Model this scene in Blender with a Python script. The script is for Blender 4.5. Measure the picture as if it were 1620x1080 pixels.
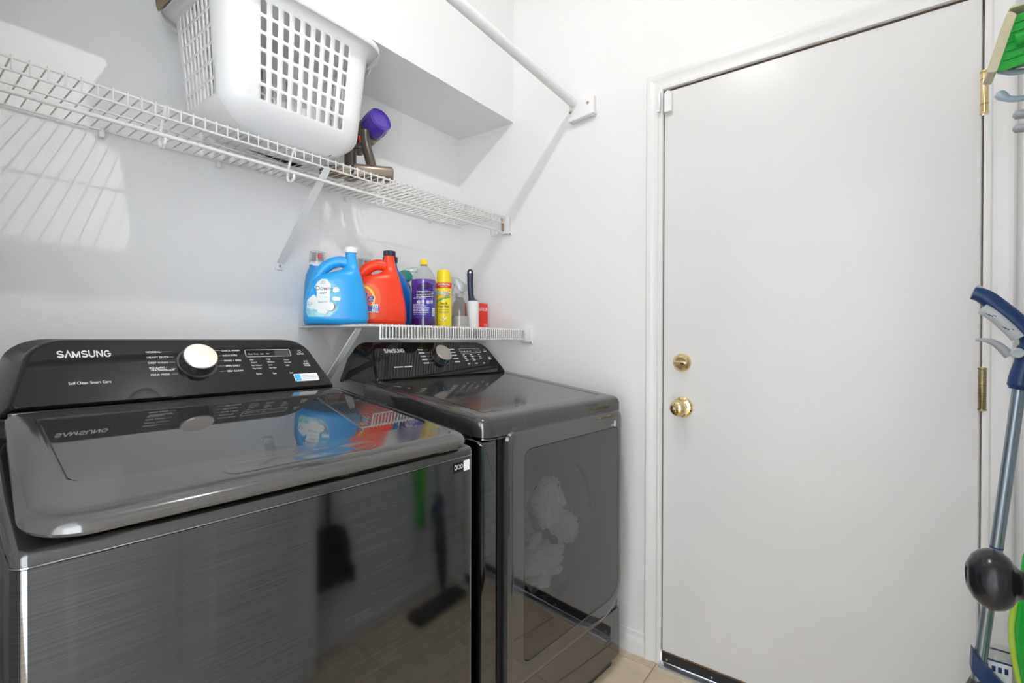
import bpy, bmesh, math, random
from mathutils import Vector, Matrix
from mathutils.bvhtree import BVHTree
for o in list(bpy.data.objects): bpy.data.objects.remove(o)
S = bpy.context.scene
COL = S.collection
PI = math.pi
rad = math.radians
random.seed(4)

# ------------------------------------------------------------------ camera, world, exposure
CAM = Vector((-1.7026, -1.5977, 1.1443))
R_ = Vector((0.60251873, -0.79809876, 0.00308919))
U_ = Vector((0.0022354, 0.00555821, 0.99998205))
F_ = Vector((0.79810161, 0.60250101, -0.00513299))
cd = bpy.data.cameras.new('camera'); cam = bpy.data.objects.new('camera', cd); COL.objects.link(cam)
cam.matrix_world = Matrix(((R_.x, U_.x, -F_.x, CAM.x), (R_.y, U_.y, -F_.y, CAM.y), (R_.z, U_.z, -F_.z, CAM.z), (0, 0, 0, 1)))
cd.sensor_width = 36; cd.lens = 775.87 * 36 / 1620; cd.clip_start = 0.02
S.camera = cam
W = bpy.data.worlds.new('daylight'); S.world = W; W.use_nodes = True
W.node_tree.nodes['Background'].inputs[0].default_value = (0.90, 0.95, 1.0, 1)
W.node_tree.nodes['Background'].inputs[1].default_value = 9.6
S.view_settings.view_transform = 'Standard'; S.view_settings.look = 'None'
S.view_settings.gamma = 1; S.view_settings.use_curve_mapping = False
S.view_settings.exposure = -0.10
LAMP_POS = Vector((-0.95, -1.09, 2.62)); LAMP_W = 20.0

# ------------------------------------------------------------------ materials
def newmat(name):
    m = bpy.data.materials.new(name); m.use_nodes = True
    return m, m.node_tree.nodes, m.node_tree.links, m.node_tree.nodes['Principled BSDF']
def mat(name, col, rough=.5, metal=0, ior=1.5, bump=0, bscale=200, emit=0, alpha=1, trans=0, vary=0, vscale=5, coat=0):
    m, N, L, b = newmat(name)
    b.inputs['Base Color'].default_value = (*col, 1); b.inputs['Roughness'].default_value = rough
    b.inputs['Metallic'].default_value = metal; b.inputs['IOR'].default_value = ior
    b.inputs['Transmission Weight'].default_value = trans; b.inputs['Alpha'].default_value = alpha
    b.inputs['Coat Weight'].default_value = coat; b.inputs['Coat Roughness'].default_value = .05
    tc = N.new('ShaderNodeTexCoord')
    if emit:
        b.inputs['Emission Color'].default_value = (*col, 1); b.inputs['Emission Strength'].default_value = emit
    if vary:
        n = N.new('ShaderNodeTexNoise'); n.inputs['Scale'].default_value = vscale; n.inputs['Detail'].default_value = 6
        L.new(tc.outputs['Object'], n.inputs['Vector'])
        r = N.new('ShaderNodeMapRange'); r.inputs[1].default_value = .3; r.inputs[2].default_value = .7
        r.inputs[3].default_value = 1 - vary; r.inputs[4].default_value = 1 + vary
        L.new(n.outputs['Fac'], r.inputs[0])
        mx = N.new('ShaderNodeVectorMath'); mx.operation = 'SCALE'; mx.inputs[0].default_value = col
        L.new(r.outputs[0], mx.inputs['Scale']); L.new(mx.outputs[0], b.inputs['Base Color'])
    if bump:
        n = N.new('ShaderNodeTexNoise'); n.inputs['Scale'].default_value = bscale; n.inputs['Detail'].default_value = 3
        L.new(tc.outputs['Object'], n.inputs['Vector'])
        bp = N.new('ShaderNodeBump'); bp.inputs['Strength'].default_value = bump; bp.inputs['Distance'].default_value = .002
        L.new(n.outputs['Fac'], bp.inputs['Height']); L.new(bp.outputs[0], b.inputs['Normal'])
    return m
def clear(name, tint, ior=1.45, rough=.02, gl=1.0):
    """thin clear sheet: schlick mix of transparent and glossy, the same from both sides"""
    m, N, L, b = newmat(name); N.remove(b); out = N['Material Output']
    t = N.new('ShaderNodeBsdfTransparent'); t.inputs[0].default_value = (*tint, 1)
    g = N.new('ShaderNodeBsdfGlossy'); g.inputs['Roughness'].default_value = rough; g.inputs['Color'].default_value = (gl, gl, gl, 1)
    lw = N.new('ShaderNodeLayerWeight'); lw.inputs[0].default_value = .5
    pw = N.new('ShaderNodeMath'); pw.operation = 'POWER'; pw.inputs[1].default_value = 5; L.new(lw.outputs['Facing'], pw.inputs[0])
    f0 = ((ior - 1) / (ior + 1)) ** 2
    ma = N.new('ShaderNodeMath'); ma.operation = 'MULTIPLY_ADD'; ma.inputs[1].default_value = 1 - f0; ma.inputs[2].default_value = f0; L.new(pw.outputs[0], ma.inputs[0])
    mx = N.new('ShaderNodeMixShader'); L.new(ma.outputs[0], mx.inputs[0]); L.new(t.outputs[0], mx.inputs[1]); L.new(g.outputs[0], mx.inputs[2])
    L.new(mx.outputs[0], out.inputs[0]); return m
def brushed(name, dark, light, rough=.16):
    m, N, L, b = newmat(name)
    tc = N.new('ShaderNodeTexCoord'); mp = N.new('ShaderNodeMapping'); mp.inputs['Scale'].default_value = (5, 5, 800)
    n = N.new('ShaderNodeTexNoise'); n.inputs['Scale'].default_value = 1; n.inputs['Detail'].default_value = 5; n.inputs['Roughness'].default_value = .7
    L.new(tc.outputs['Object'], mp.inputs[0]); L.new(mp.outputs[0], n.inputs['Vector'])
    r = N.new('ShaderNodeValToRGB'); r.color_ramp.elements[0].position = .3; r.color_ramp.elements[1].position = .72
    r.color_ramp.elements[0].color = (*dark, 1); r.color_ramp.elements[1].color = (*light, 1)
    L.new(n.outputs['Fac'], r.inputs[0]); L.new(r.outputs[0], b.inputs['Base Color'])
    q = N.new('ShaderNodeMapRange'); q.inputs[3].default_value = rough * .6; q.inputs[4].default_value = rough * 1.5
    L.new(n.outputs['Fac'], q.inputs[0]); L.new(q.outputs[0], b.inputs['Roughness'])
    b.inputs['Metallic'].default_value = 1
    return m
M = {}
M['wall'] = mat('wall_paint', (.86, .86, .86), .55, bump=.35, bscale=190)
M['ceil'] = mat('ceiling_paint', (.88, .88, .88), .8, bump=.3, bscale=150)
M['trim'] = mat('trim_paint', (.83, .83, .83), .32, vary=.015, vscale=9)
M['door'] = mat('door_paint', (.775, .775, .775), .30, bump=.05, bscale=60, vary=.012, vscale=4)
M['wire'] = mat('white_vinyl_wire', (.84, .84, .82), .38)
M['wirerust_shaded'] = mat('worn_shaded_wire', (.66, .60, .53), .5, vary=.35, vscale=45)  # rust mottling, with the shade under the deck mixed into the base colour
M['tile'] = mat('beige_tile', (.66, .54, .40), .38, vary=.16, vscale=9, bump=.05, bscale=40)
M['grout'] = mat('grout', (.42, .33, .24), .8)
M['brownwood'] = mat('bare_wood_gap', (.16, .085, .035), .7, vary=.3, vscale=40)
M['brass'] = mat('polished_brass', (.83, .66, .36), .09, 1)
M['satinbrass'] = mat('satin_brass', (.76, .60, .33), .28, 1)
M['oldbrass'] = mat('tarnished_brass', (.36, .29, .17), .35, 1, vary=.25, vscale=60)
M['blackrub'] = mat('black_rubber', (.018, .018, .022), .45)
M['alu'] = mat('aluminium', (.62, .65, .70), .3, 1)
M['brushed'] = brushed('brushed_black_steel', (.100, .106, .113), (.185, .193, .204), .07)
M['panel'] = mat('dark_gloss_panel', (.035, .034, .033), .07, ior=1.75)
M['lidmat'] = mat('grey_gloss_lid', (.050, .048, .045), .10, ior=1.8)
M['glassdark'] = mat('dark_lid_glass', (.030, .030, .031), .03, ior=1.8)
M['consolemat'] = mat('console_gloss', (.010, .0097, .0094), .03, ior=1.45)
M['cabinet'] = mat('cabinet_side', (.030, .030, .031), .25, ior=1.6)
M['black'] = mat('gap_black', (.006, .006, .006), .6)
M['print'] = mat('white_print', (.72, .72, .72), .5)
M['greyprint'] = mat('grey_print', (.42, .42, .42), .5)
M['dial'] = mat('spun_aluminium', (.56, .52, .48), .42, 1)
M['chrome'] = mat('chrome', (.5, .5, .52), .1, 1)
M['stickerw'] = mat('sticker_white', (.80, .82, .84), .4)
M['stickerb'] = mat('sticker_blue', (.08, .42, .80), .4)
M['doorpane'] = clear('smoked_glass', (.58, .58, .59), 2.0, .015, .95)
M['doorframe'] = mat('door_gloss', (.040, .040, .041), .06, ior=2.1)
M['drum'] = mat('drum_steel', (.10, .10, .105), .35, .3)
M['cloth'] = mat('white_cotton', (.85, .85, .85), .9)
M['clothg'] = mat('grey_cotton', (.30, .30, .31), .9)
M['lampglow'] = clear('clear_bulb_glass', (.98, .98, .97), 1.2, .05)
M['basket'] = mat('white_plastic', (.86, .86, .865), .38)
M['khaki'] = mat('khaki_fabric', (.26, .215, .14), .85, bump=.3, bscale=400)
M['brownstain'] = mat('brown_stain', (.42, .30, .19), .6)
M['dgrey'] = mat('vacuum_grey_brown', (.105, .088, .074), .28, .35)
M['dnickel'] = mat('vacuum_bronze', (.30, .24, .195), .30, .7)
M['purple'] = mat('purple_plastic', (.085, .035, .40), .15, coat=.6)
M['redplastic'] = mat('red_plastic', (.65, .03, .02), .35)
M['downy'] = mat('sky_blue_plastic', (.022, .36, .80), .33)
M['downy2'] = mat('blue_bottle', (.04, .30, .66), .3)
M['lblwhite'] = mat('label_white', (.80, .83, .84), .45)
M['lblblue'] = mat('label_sky', (.12, .50, .78), .45, vary=.30, vscale=60)
M['lblpale'] = mat('label_pale', (.34, .66, .75), .45, vary=.25, vscale=90)
M['navy'] = mat('navy_ink', (.014, .022, .06), .35)
M['inkgrey'] = mat('ink_grey', (.10, .13, .17), .5)
M['coconut'] = mat('coconut_brown', (.36, .16, .08), .6)
M['tide'] = mat('orange_red_plastic', (.92, .055, .012), .33)
M['tideor'] = mat('detergent_orange', (.90, .13, .02), .4)
M['tideyel'] = mat('detergent_yellow', (.92, .62, .02), .4)
M['tideblue'] = mat('detergent_blue', (.02, .07, .40), .4)
M['redbot'] = mat('red_bottle', (.55, .03, .025), .25)
M['cobalt'] = mat('cobalt_plastic', (.012, .15, .62), .25)
M['teal'] = mat('teal_plastic', (.02, .33, .27), .3)
M['clearp'] = clear('clear_plastic', (.90, .91, .91), 1.45, .06)
M['smoky'] = clear('smoky_clear_plastic', (.76, .755, .74), 1.5, .05)
M['clearcap'] = clear('frosted_cap', (.86, .87, .88), 1.5, .15)
M['purpleliq'] = mat('purple_liquid', (.045, .012, .13), .1, coat=.4)
M['purplewall'] = mat('purple_wall', (.13, .055, .42), .15, coat=.4)
M['purplelbl'] = mat('purple_label', (.055, .035, .40), .35)
M['yellow'] = mat('yellow_can', (.90, .72, .015), .3)
M['yellowcap'] = mat('yellow_cap', (.92, .70, .01), .3)
M['red'] = mat('print_red', (.72, .03, .03), .4)
M['green'] = mat('print_green', (.05, .42, .20), .4)
M['orange'] = mat('print_orange', (.80, .28, .03), .4)
M['milk'] = mat('white_liquid', (.78, .78, .77), .3)
M['greyplastic'] = mat('grey_clear_plastic', (.46, .45, .43), .3, alpha=.55)
M['paper'] = mat('white_paper', (.82, .82, .82), .8)
M['redbox'] = mat('red_carton', (.88, .035, .02), .45)
M['mopblue'] = mat('navy_blue_plastic', (.007, .036, .135), .35)
M['moptube'] = mat('grey_blue_tube', (.30, .36, .42), .25, .75)
M['lightgrey'] = mat('light_grey_plastic', (.52, .56, .58), .4)
M['midgrey'] = mat('mid_grey_plastic', (.36, .38, .41), .4)
M['limegreen'] = mat('bright_green_plastic', (.015, .40, .045), .3)
M['yelgreen'] = mat('yellow_green_plastic', (.42, .62, .06), .4)
M['leafgreen'] = clear('green_translucent', (.10, .50, .10), 1.45, .1)
M['sponge'] = mat('tan_sponge', (.62, .58, .42), .9, bump=.5, bscale=350)
M['hookblue'] = mat('pale_blue_grey_plastic', (.42, .52, .60), .35)
M['blackmetal'] = mat('oil_black_metal', (.018, .019, .022), .22, .4)
M['dustpan'] = mat('charcoal_plastic', (.035, .035, .04), .5)

# ------------------------------------------------------------------ mesh helpers
def mesh(name, V, Fc, smooth=True, ang=38):
    me = bpy.data.meshes.new(name); me.from_pydata([tuple(v) for v in V], [], Fc); me.validate()
    bm = bmesh.new(); bm.from_mesh(me); bmesh.ops.remove_doubles(bm, verts=bm.verts, dist=1e-6)
    bmesh.ops.recalc_face_normals(bm, faces=bm.faces); bm.to_mesh(me); bm.free()
    finish(me, smooth, ang); return me
def finish(me, smooth=True, ang=38):
    if smooth and len(me.polygons):
        me.polygons.foreach_set('use_smooth', [True] * len(me.polygons)); me.set_sharp_from_angle(angle=rad(ang))
FLAT = {'front_panel', 'lid', 'top_panel', 'door', 'lower_panel', 'console', 'top_deck', 'cabinet', 'glass', 'slab', 'soffit'}
def obj(name, me, m, parent=None, loc=None, rot=None):
    o = bpy.data.objects.new(name, me); COL.objects.link(o)
    if m is not None and not me.materials: me.materials.append(M[m] if isinstance(m, str) else m)
    if parent: o.parent = parent
    if loc is not None: o.location = loc
    if rot is not None: o.rotation_euler = rot
    if name in FLAT: w = o.modifiers.new('flat_shading', 'WEIGHTED_NORMAL'); w.keep_sharp = True; w.weight = 100
    return o
def tag(o, label, cat=None, group=None, kind=None):
    if label: o['label'] = label
    if cat: o['category'] = cat
    if group: o['group'] = group
    if kind: o['kind'] = kind
    return o
def thing(name, label, cat, loc=(0, 0, 0), rz=0, group=None):
    o = bpy.data.objects.new(name, None); COL.objects.link(o); o.location = loc; o.rotation_euler = (0, 0, rz)
    o.empty_display_size = .05
    return tag(o, label, cat, group)
def bx(x0, x1, y0, y1, z0, z1, bev=0, seg=2, name='box'):
    bm = bmesh.new(); v = [bm.verts.new((x, y, z)) for x in (x0, x1) for y in (y0, y1) for z in (z0, z1)]
    for f in ((0, 1, 3, 2), (4, 6, 7, 5), (0, 4, 5, 1), (2, 3, 7, 6), (0, 2, 6, 4), (1, 5, 7, 3)): bm.faces.new([v[i] for i in f])
    bmesh.ops.recalc_face_normals(bm, faces=bm.faces)
    if bev: bmesh.ops.bevel(bm, geom=list(bm.edges), offset=bev, segments=seg, profile=.5, affect='EDGES')
    me = bpy.data.meshes.new(name); bm.to_mesh(me); bm.free(); finish(me); return me
def loft(rings, cap0=True, cap1=True, closed=True, name='loft', ang=38):
    n = len(rings[0]); V = [p for r in rings for p in r]; Fc = []
    for j in range(len(rings) - 1):
        for i in range(n if closed else n - 1):
            a, b = j * n + i, j * n + (i + 1) % n
            Fc.append((a, b, b + n, a + n))
    if cap0: Fc.append(tuple(range(n - 1, -1, -1)))
    if cap1: Fc.append(tuple(range((len(rings) - 1) * n, len(rings) * n)))
    return mesh(name, V, Fc, ang=ang)
def tube(pts, r, n=8, caps=True, name='tube', rr=None, flat=1.0, up=None):
    pts = [Vector(p) for p in pts]; rings = []
    t0 = (pts[1] - pts[0]).normalized()
    u = Vector(up) if up else (Vector((0, 0, 1)) if abs(t0.z) < .9 else Vector((1, 0, 0)))
    for i, p in enumerate(pts):
        t = ((pts[min(i + 1, len(pts) - 1)] - p).normalized() + (p - pts[max(i - 1, 0)]).normalized())
        t = t.normalized() if t.length > 1e-6 else t0
        s = t.cross(u).normalized(); u = s.cross(t).normalized()
        q = rr[i] if rr else r
        rings.append([p + (s * math.cos(2 * PI * k / n) * flat + u * math.sin(2 * PI * k / n)) * q for k in range(n)])
    return loft(rings, caps, caps, name=name, ang=50)
def lathe(prof, n=32, name='lathe', axis='Z', caps=True, ang=38):
    rings = []
    for r, z in prof:
        ring = []
        for k in range(n):
            a = 2 * PI * k / n; x, y = max(r, 1e-5) * math.cos(a), max(r, 1e-5) * math.sin(a)
            ring.append((x, y, z) if axis == 'Z' else ((x, z, y) if axis == 'Y' else (z, x, y)))
        rings.append(ring)
    return loft(rings, caps, caps, name=name, ang=ang)
def rpoly(pts, radii, seg=5):
    """rounded 2-d polygon, the same number of points for every call with the same corner count"""
    out = []; n = len(pts)
    if not isinstance(radii, (list, tuple)): radii = [radii] * n
    for i in range(n):
        p = Vector(pts[i]); a = (Vector(pts[i - 1]) - p); b = (Vector(pts[(i + 1) % n]) - p)
        la, lb = a.length, b.length; a.normalize(); b.normalize()
        th = a.angle(b); r = max(radii[i], 1e-4); d = min(r / math.tan(th / 2), la * .48, lb * .48); r = d * math.tan(th / 2)
        c = p + (a + b).normalized() * (r / math.sin(th / 2)); s = p + a * d - c; e = p + b * d - c
        tot = s.angle_signed(e, 0)
        for k in range(seg + 1):
            t = -tot * k / seg; out.append((c.x + s.x * math.cos(t) - s.y * math.sin(t), c.y + s.x * math.sin(t) + s.y * math.cos(t)))
    return out
def rrect(x0, x1, y0, y1, r, seg=5):
    return rpoly([(x0, y0), (x1, y0), (x1, y1), (x0, y1)], r, seg)
def prism(poly, h0, h1, fn=None, bev=0, name='prism'):
    """extrude 2-d polygon between h0 and h1; fn maps (a,b,h) to 3-d"""
    fn = fn or (lambda a, b, h: (a, b, h))
    if not bev: return loft([[fn(a, b, h0) for a, b in poly], [fn(a, b, h1) for a, b in poly]], name=name)
    bm = bmesh.new(); me0 = loft([[fn(a, b, h0) for a, b in poly], [fn(a, b, h1) for a, b in poly]])
    bm.from_mesh(me0); bpy.data.meshes.remove(me0)
    es = [e for e in bm.edges if len(e.link_faces) == 2 and e.calc_face_angle(0) > rad(40)]
    bmesh.ops.bevel(bm, geom=es, offset=bev, segments=2, profile=.5, affect='EDGES')
    me = bpy.data.meshes.new(name); bm.to_mesh(me); bm.free(); finish(me); return me
def join(meshes, name='joined'):
    bm = bmesh.new()
    for m in meshes: bm.from_mesh(m); bpy.data.meshes.remove(m)
    me = bpy.data.meshes.new(name); bm.to_mesh(me); bm.free(); finish(me); return me
def xform(me, mtx): me.transform(mtx); return me
_TC = {}
def text2d(body, h, w=None, bold=0, align='C', shear=0):
    """flat filled lettering; returns (verts2d, faces); h is cap height"""
    key = (body, bold, shear)
    if key not in _TC:
        c = bpy.data.curves.new('t', 'FONT'); c.body = body; c.size = 1; c.offset = bold; c.shear = shear; c.resolution_u = 3; c.fill_mode = 'FRONT'
        o = bpy.data.objects.new('t', c); COL.objects.link(o); bpy.context.view_layer.update()
        me = bpy.data.meshes.new_from_object(o.evaluated_get(bpy.context.evaluated_depsgraph_get()))
        V = [(v.co.x, v.co.y) for v in me.vertices]; Fc = [tuple(p.vertices) for p in me.polygons]
        bpy.data.objects.remove(o); bpy.data.curves.remove(c); bpy.data.meshes.remove(me); _TC[key] = (V, Fc)
    V, Fc = _TC[key]
    x0, x1 = min(v[0] for v in V), max(v[0] for v in V)
    sy = h / .70; sx = w / (x1 - x0) if w else sy
    off = {'C': (x0 + x1) / 2, 'L': x0, 'R': x1}[align]
    return [((x - off) * sx, y * sy) for x, y in V], Fc
def flatmesh(V2, Fc, fn, name='lettering'):
    me = bpy.data.meshes.new(name); me.from_pydata([fn(a, b) for a, b in V2], [], Fc); return me
def polyfill(poly, cuts=0):
    """2-d polygon to triangulated, optionally subdivided 2-d mesh"""
    bm = bmesh.new(); bm.faces.new([bm.verts.new((a, b, 0)) for a, b in poly])
    bmesh.ops.triangulate(bm, faces=bm.faces)
    for _ in range(cuts):
        bmesh.ops.subdivide_edges(bm, edges=list(bm.edges), cuts=1, use_grid_fill=True); bmesh.ops.triangulate(bm, faces=bm.faces)
    bm.verts.index_update(); V = [(v.co.x, v.co.y) for v in bm.verts]; Fc = [tuple(v.index for v in f.verts) for f in bm.faces]
    bm.free(); return V, Fc
def bvh_of(me): return BVHTree.FromPolygons([v.co.copy() for v in me.vertices], [tuple(p.vertices) for p in me.polygons])
DSC = 1.0
def decal(V2, Fc, bvh, eps=.0008, name='label', u0=0, z0=0, back=-1.0, mx=None):
    """press a flat 2-d mesh (u,z) against a body along local +Y"""
    out = []
    for a, b in V2:
        o = Vector(((a + u0) * DSC, back, (b + z0) * DSC)); d = Vector((0, 1, 0))
        if mx: o = mx @ o; d = mx.to_3x3() @ d
        h = bvh.ray_cast(o, d)
        out.append((h[0] - d * eps) if h[0] else (o + d * (abs(back) - .02)))
    me = bpy.data.meshes.new(name); me.from_pydata([tuple(v) for v in out], [], Fc); finish(me); return me
def sup(cx, cy, hx, hy, z, e=2.6, n=40):
    o = []
    for k in range(n):
        a = 2 * PI * k / n; c, s = math.cos(a), math.sin(a)
        o.append((cx + math.copysign(abs(c) ** (2 / e), c) * hx, cy + math.copysign(abs(s) ** (2 / e), s) * hy, z))
    return o
def spline(pts, n=6):
    P = [Vector(p) for p in pts]; out = []
    for i in range(len(P) - 1):
        a, b, c, d = P[max(i - 1, 0)], P[i], P[i + 1], P[min(i + 2, len(P) - 1)]
        for k in range(n):
            t = k / n; out.append(.5 * ((2 * b) + (c - a) * t + (2 * a - 5 * b + 4 * c - d) * t * t + (3 * b - a - 3 * c + d) * t ** 3))
    out.append(P[-1]); return out
def face_cam(x, y, extra=0): return math.atan2(CAM.x - x, -(CAM.y - y)) + rad(extra)

# ------------------------------------------------------------------ room shell
XL, YF, ZC = -1.74, -1.88, 2.74
def struct(name, me, m, label=None): return tag(obj(name, me, m), label, None, None, 'structure')
floor = struct('floor', bx(-3.4, .02, -2.4, .5, -.06, -.004), 'grout', 'beige tiled floor')
tb = {}
gy = -.966
for i in range(-1, 6):
    for j in range(-4, 5):
        x1 = -.048 - .305 * i; x0 = x1 - .302; y0 = gy + .305 * j; y1 = y0 + .302
        x0, x1, y0, y1 = max(x0, XL), min(x1, 0), max(y0, YF), min(y1, 0)
        if x1 - x0 < .02 or y1 - y0 < .02: continue
        k = (round(x1 - x0, 3), round(y1 - y0, 3))
        if k not in tb: tb[k] = bx(-k[0] / 2, k[0] / 2, -k[1] / 2, k[1] / 2, -.006, 0, .0015, 1)
        obj('tile', tb[k], 'tile', floor, ((x0 + x1) / 2, (y0 + y1) / 2, random.uniform(-.0004, .0004)))
cl_ = struct('ceiling', bx(XL - .1, .1, YF - .1, .1, ZC, ZC + .08), 'ceil', 'plain white ceiling')
obj('hall_ceiling_added', bx(-3.4, XL - .1, -2.4, .5, ZC, ZC + .08), 'ceil', cl_)  # unseen lid of the added hallway, keeps daylight to its open end
hw = struct('wall_hall_added', bx(-3.4, -3.3, -2.4, .5, 0, ZC), 'wall', 'added unseen white hallway wall steering daylight through the doorway')  # added unseen hallway, turns the doorway daylight toward the back wall
obj('wall_section', bx(-3.3, XL - .12, .4, .5, 0, ZC), 'wall', hw)  # closed far end of the added hallway, blocks daylight from that side
wb = struct('wall_back', bx(XL - .12, .12, 0, .1, 0, ZC), 'wall', 'white textured wall behind the machines')
obj('soffit', bx(XL - .0, 0, -.3164, .0, 2.0816, ZC), 'wall', wb)
DY1, DY0, DZT = -.982, -1.795, 2.016           # door slab edges
wr = struct('wall_right', bx(0, .12, DY1 + .012, 0, 0, ZC), 'wall', 'white textured wall holding the door')
obj('wall_section', bx(0, .12, YF - .1, DY0 - .012, 0, ZC), 'wall', wr)
obj('wall_section', bx(0, .12, DY0 - .012, DY1 + .012, DZT + .012, ZC), 'wall', wr)
struct('wall_front', bx(XL - .12, .12, YF - .1, YF, 0, ZC), 'wall', 'white wall opposite the machines')
wl = struct('wall_left', bx(XL - .12, XL, -.96, 0, 0, ZC), 'wall', 'white wall beside the doorway')
obj('wall_section', bx(XL - .12, XL, YF, -1.80, 0, ZC), 'wall', wl)
obj('wall_section', bx(XL - .12, XL, -1.80, -.96, 2.05, ZC), 'wall', wl)

# baseboards
def base_prof(): return [(0, 0), (.013, 0), (.013, .045), (.011, .055), (.006, .062), (.0045, .078), (0, .082)]
def baseboard(name, a, b, nrm):
    a, b, nrm = Vector(a), Vector(b), Vector(nrm)
    me = loft([[p + nrm * d + Vector((0, 0, z)) for d, z in base_prof()] for p in (a, b)], ang=25)
    return struct(name, me, 'trim', 'white profiled baseboard')
baseboard('baseboard_right', (0, 0, 0), (0, -.925, 0), (-1, 0, 0))
baseboard('baseboard_back', (XL, 0, 0), (-.013, 0, 0), (0, -1, 0))
baseboard('baseboard_front', (XL, YF, 0), (0, YF, 0), (0, 1, 0))

# door casing with mitred moulding profile (offset from opening, proud of wall)
CW = .057
prof = [(0, 0), (0, .011), (.006, .0125), (.012, .0125), (.016, .010), (.024, .0105), (.036, .0135), (.046, .0165), (.052, .017), (.057, .014), (.057, 0)]
def casing(name, y1, y0, zt, w, wall_x, sgn, lab):
    rings = []
    for (y, z, dy, dz) in ((y1, -.002, 1, 0), (y1, zt, 1, 1), (y0, zt, -1, 1), (y0, -.002, -1, 0)):
        rings.append([(wall_x + sgn * h, y + dy * o, z + dz * o) for o, h in prof])
    return struct(name, loft(rings, ang=15), 'trim', lab)
casing('trim_1', DY1 + .004, DY0 - .004, DZT + .004, CW, 0, -1, 'white moulded casing around the closed door')

# jamb (brown, raw wood showing in the gap) and the door
door = tag(bpy.data.objects.new('door_1', None), 'flush white door with brass hardware', None, None, 'structure'); COL.objects.link(door)
obj('slab', bx(0.0, .04, DY0, DY1, .034, DZT - .003, .002, 1), 'door', door)
for nm, b in (('jamb', (.002, .10, DY1 + .0035, DY1 + .02, 0, DZT + .02)), ('jamb', (.002, .10, DY0 - .02, DY0 - .0035, 0, DZT + .02)), ('jamb', (.002, .10, DY0 - .02, DY1 + .02, DZT + .0025, DZT + .02))):
    obj(nm, bx(*b), 'brownwood', door)
obj('jamb_face', bx(-.006, .003, DY1 + .003, DY1 + .008, 0, DZT + .006), 'trim', door)
obj('jamb_face', bx(-.006, .003, DY0 - .009, DY0 - .0045, 0, DZT + .006), 'trim', door)
obj('jamb_face', bx(-.006, .003, DY0 - .008, DY1 + .008, DZT + .0035, DZT + .009), 'trim', door)
sw = obj('door_sweep', bx(-.008, .0, DY0 + .004, DY1 - .002, .012, .044, .0015, 1), 'blackrub', door)
for k in range(6): obj('screw', lathe([(.003, 0), (.0035, -.0012), (.001, -.0018)], 10, axis='X'), 'alu', sw, (-.008, DY1 - .02 - k * .15, .024))
obj('wood_edge', bx(-.006, .0, DY0 + .004, DY1 - .002, .0442, .0465), 'brownwood', door)
obj('threshold', bx(-.034, .08, DY0 - .003, DY1 + .003, -.004, .009, .003, 2), 'alu', door)
obj('threshold_caulk', bx(-.05, -.033, DY0 - .003, DY1 + .003, -.004, .0035, .001, 1), mat('pale_caulk', (.66, .58, .46), .8), door)
# knob and deadbolt (axis along -X)
kz, ky = .912, -1.050
kn = obj('door_knob', lathe([(.001, -.066), (.012, -.0655), (.021, -.062), (.0265, -.054), (.0275, -.047), (.025, -.039), (.018, -.031), (.0125, -.026), (.0115, -.018), (.0125, -.012)], 32, axis='X'), 'brass', door, (0, ky, kz))
obj('rose', lathe([(.0130, -.013), (.020, -.0105), (.029, -.0085), (.0335, -.0055), (.0355, -.0015), (.036, 0)], 36, axis='X', ang=20), 'brass', kn)
obj('lock_slot', bx(-.0675, -.0655, -.001, .001, -.005, .005), 'oldbrass', kn)
db = obj('deadbolt', lathe([(.001, -.0155), (.019, -.0155), (.0215, -.0135), (.029, -.006), (.0315, -.002), (.0315, 0)], 36, axis='X'), 'brass', door, (0, -1.047, 1.065))
_hs = [-.015, -.024, -.028, -.0295]
tt = loft([[(h, p[0], p[1]) for p in sup(0, 0, .0225 * s, .0075 * t, 0, 2.2, 24)] for h, s, t in zip(_hs, (1, 1, .95, .7), (1, 1, .75, .3))])
obj('thumb_turn', tt, 'brass', db)
# latch strike plates where paint is worn off
obj('strike_plate', bx(-.0075, -.004, DY1 + .0045, DY1 + .0085, 1.037, 1.096, .001, 1), 'brownwood', door)
obj('strike_plate', bx(-.0075, -.004, DY1 + .0045, DY1 + .0085, .876, .946, .001, 1), 'brownwood', door)
# hinges
def hinge(z0, z1, m, fr_=(.2, .82)):
    h = obj('hinge', lathe([(.0075, z0), (.0082, z0 + .001), (.0082, z1 - .001), (.0075, z1)], 20), m, door, (-.0085, DY0 - .004, 0))
    for k in fr_: zz = z0 + (z1 - z0) * k; obj('knuckle_seam', lathe([(.0083, zz - .0006), (.0085, zz - .0006), (.0085, zz + .0006), (.0083, zz + .0006)], 20), 'brownwood', h)
    obj('hinge_leaf', bx(.0015, .0085, -.009, .006, z0 + .002, z1 - .002, .0005, 1), m, h)
    obj('hinge_pin', lathe([(.0095, z1), (.0095, z1 + .003), (.006, z1 + .005)], 16), m, h)
    obj('hinge_pin', lathe([(.006, z0 - .005), (.0095, z0 - .003), (.0095, z0)], 16), m, h)
hinge(1.715, 1.815, 'satinbrass'); hinge(.972, 1.072, 'oldbrass', (.2, .4, .6, .8)); hinge(.20, .30, 'satinbrass')
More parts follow.
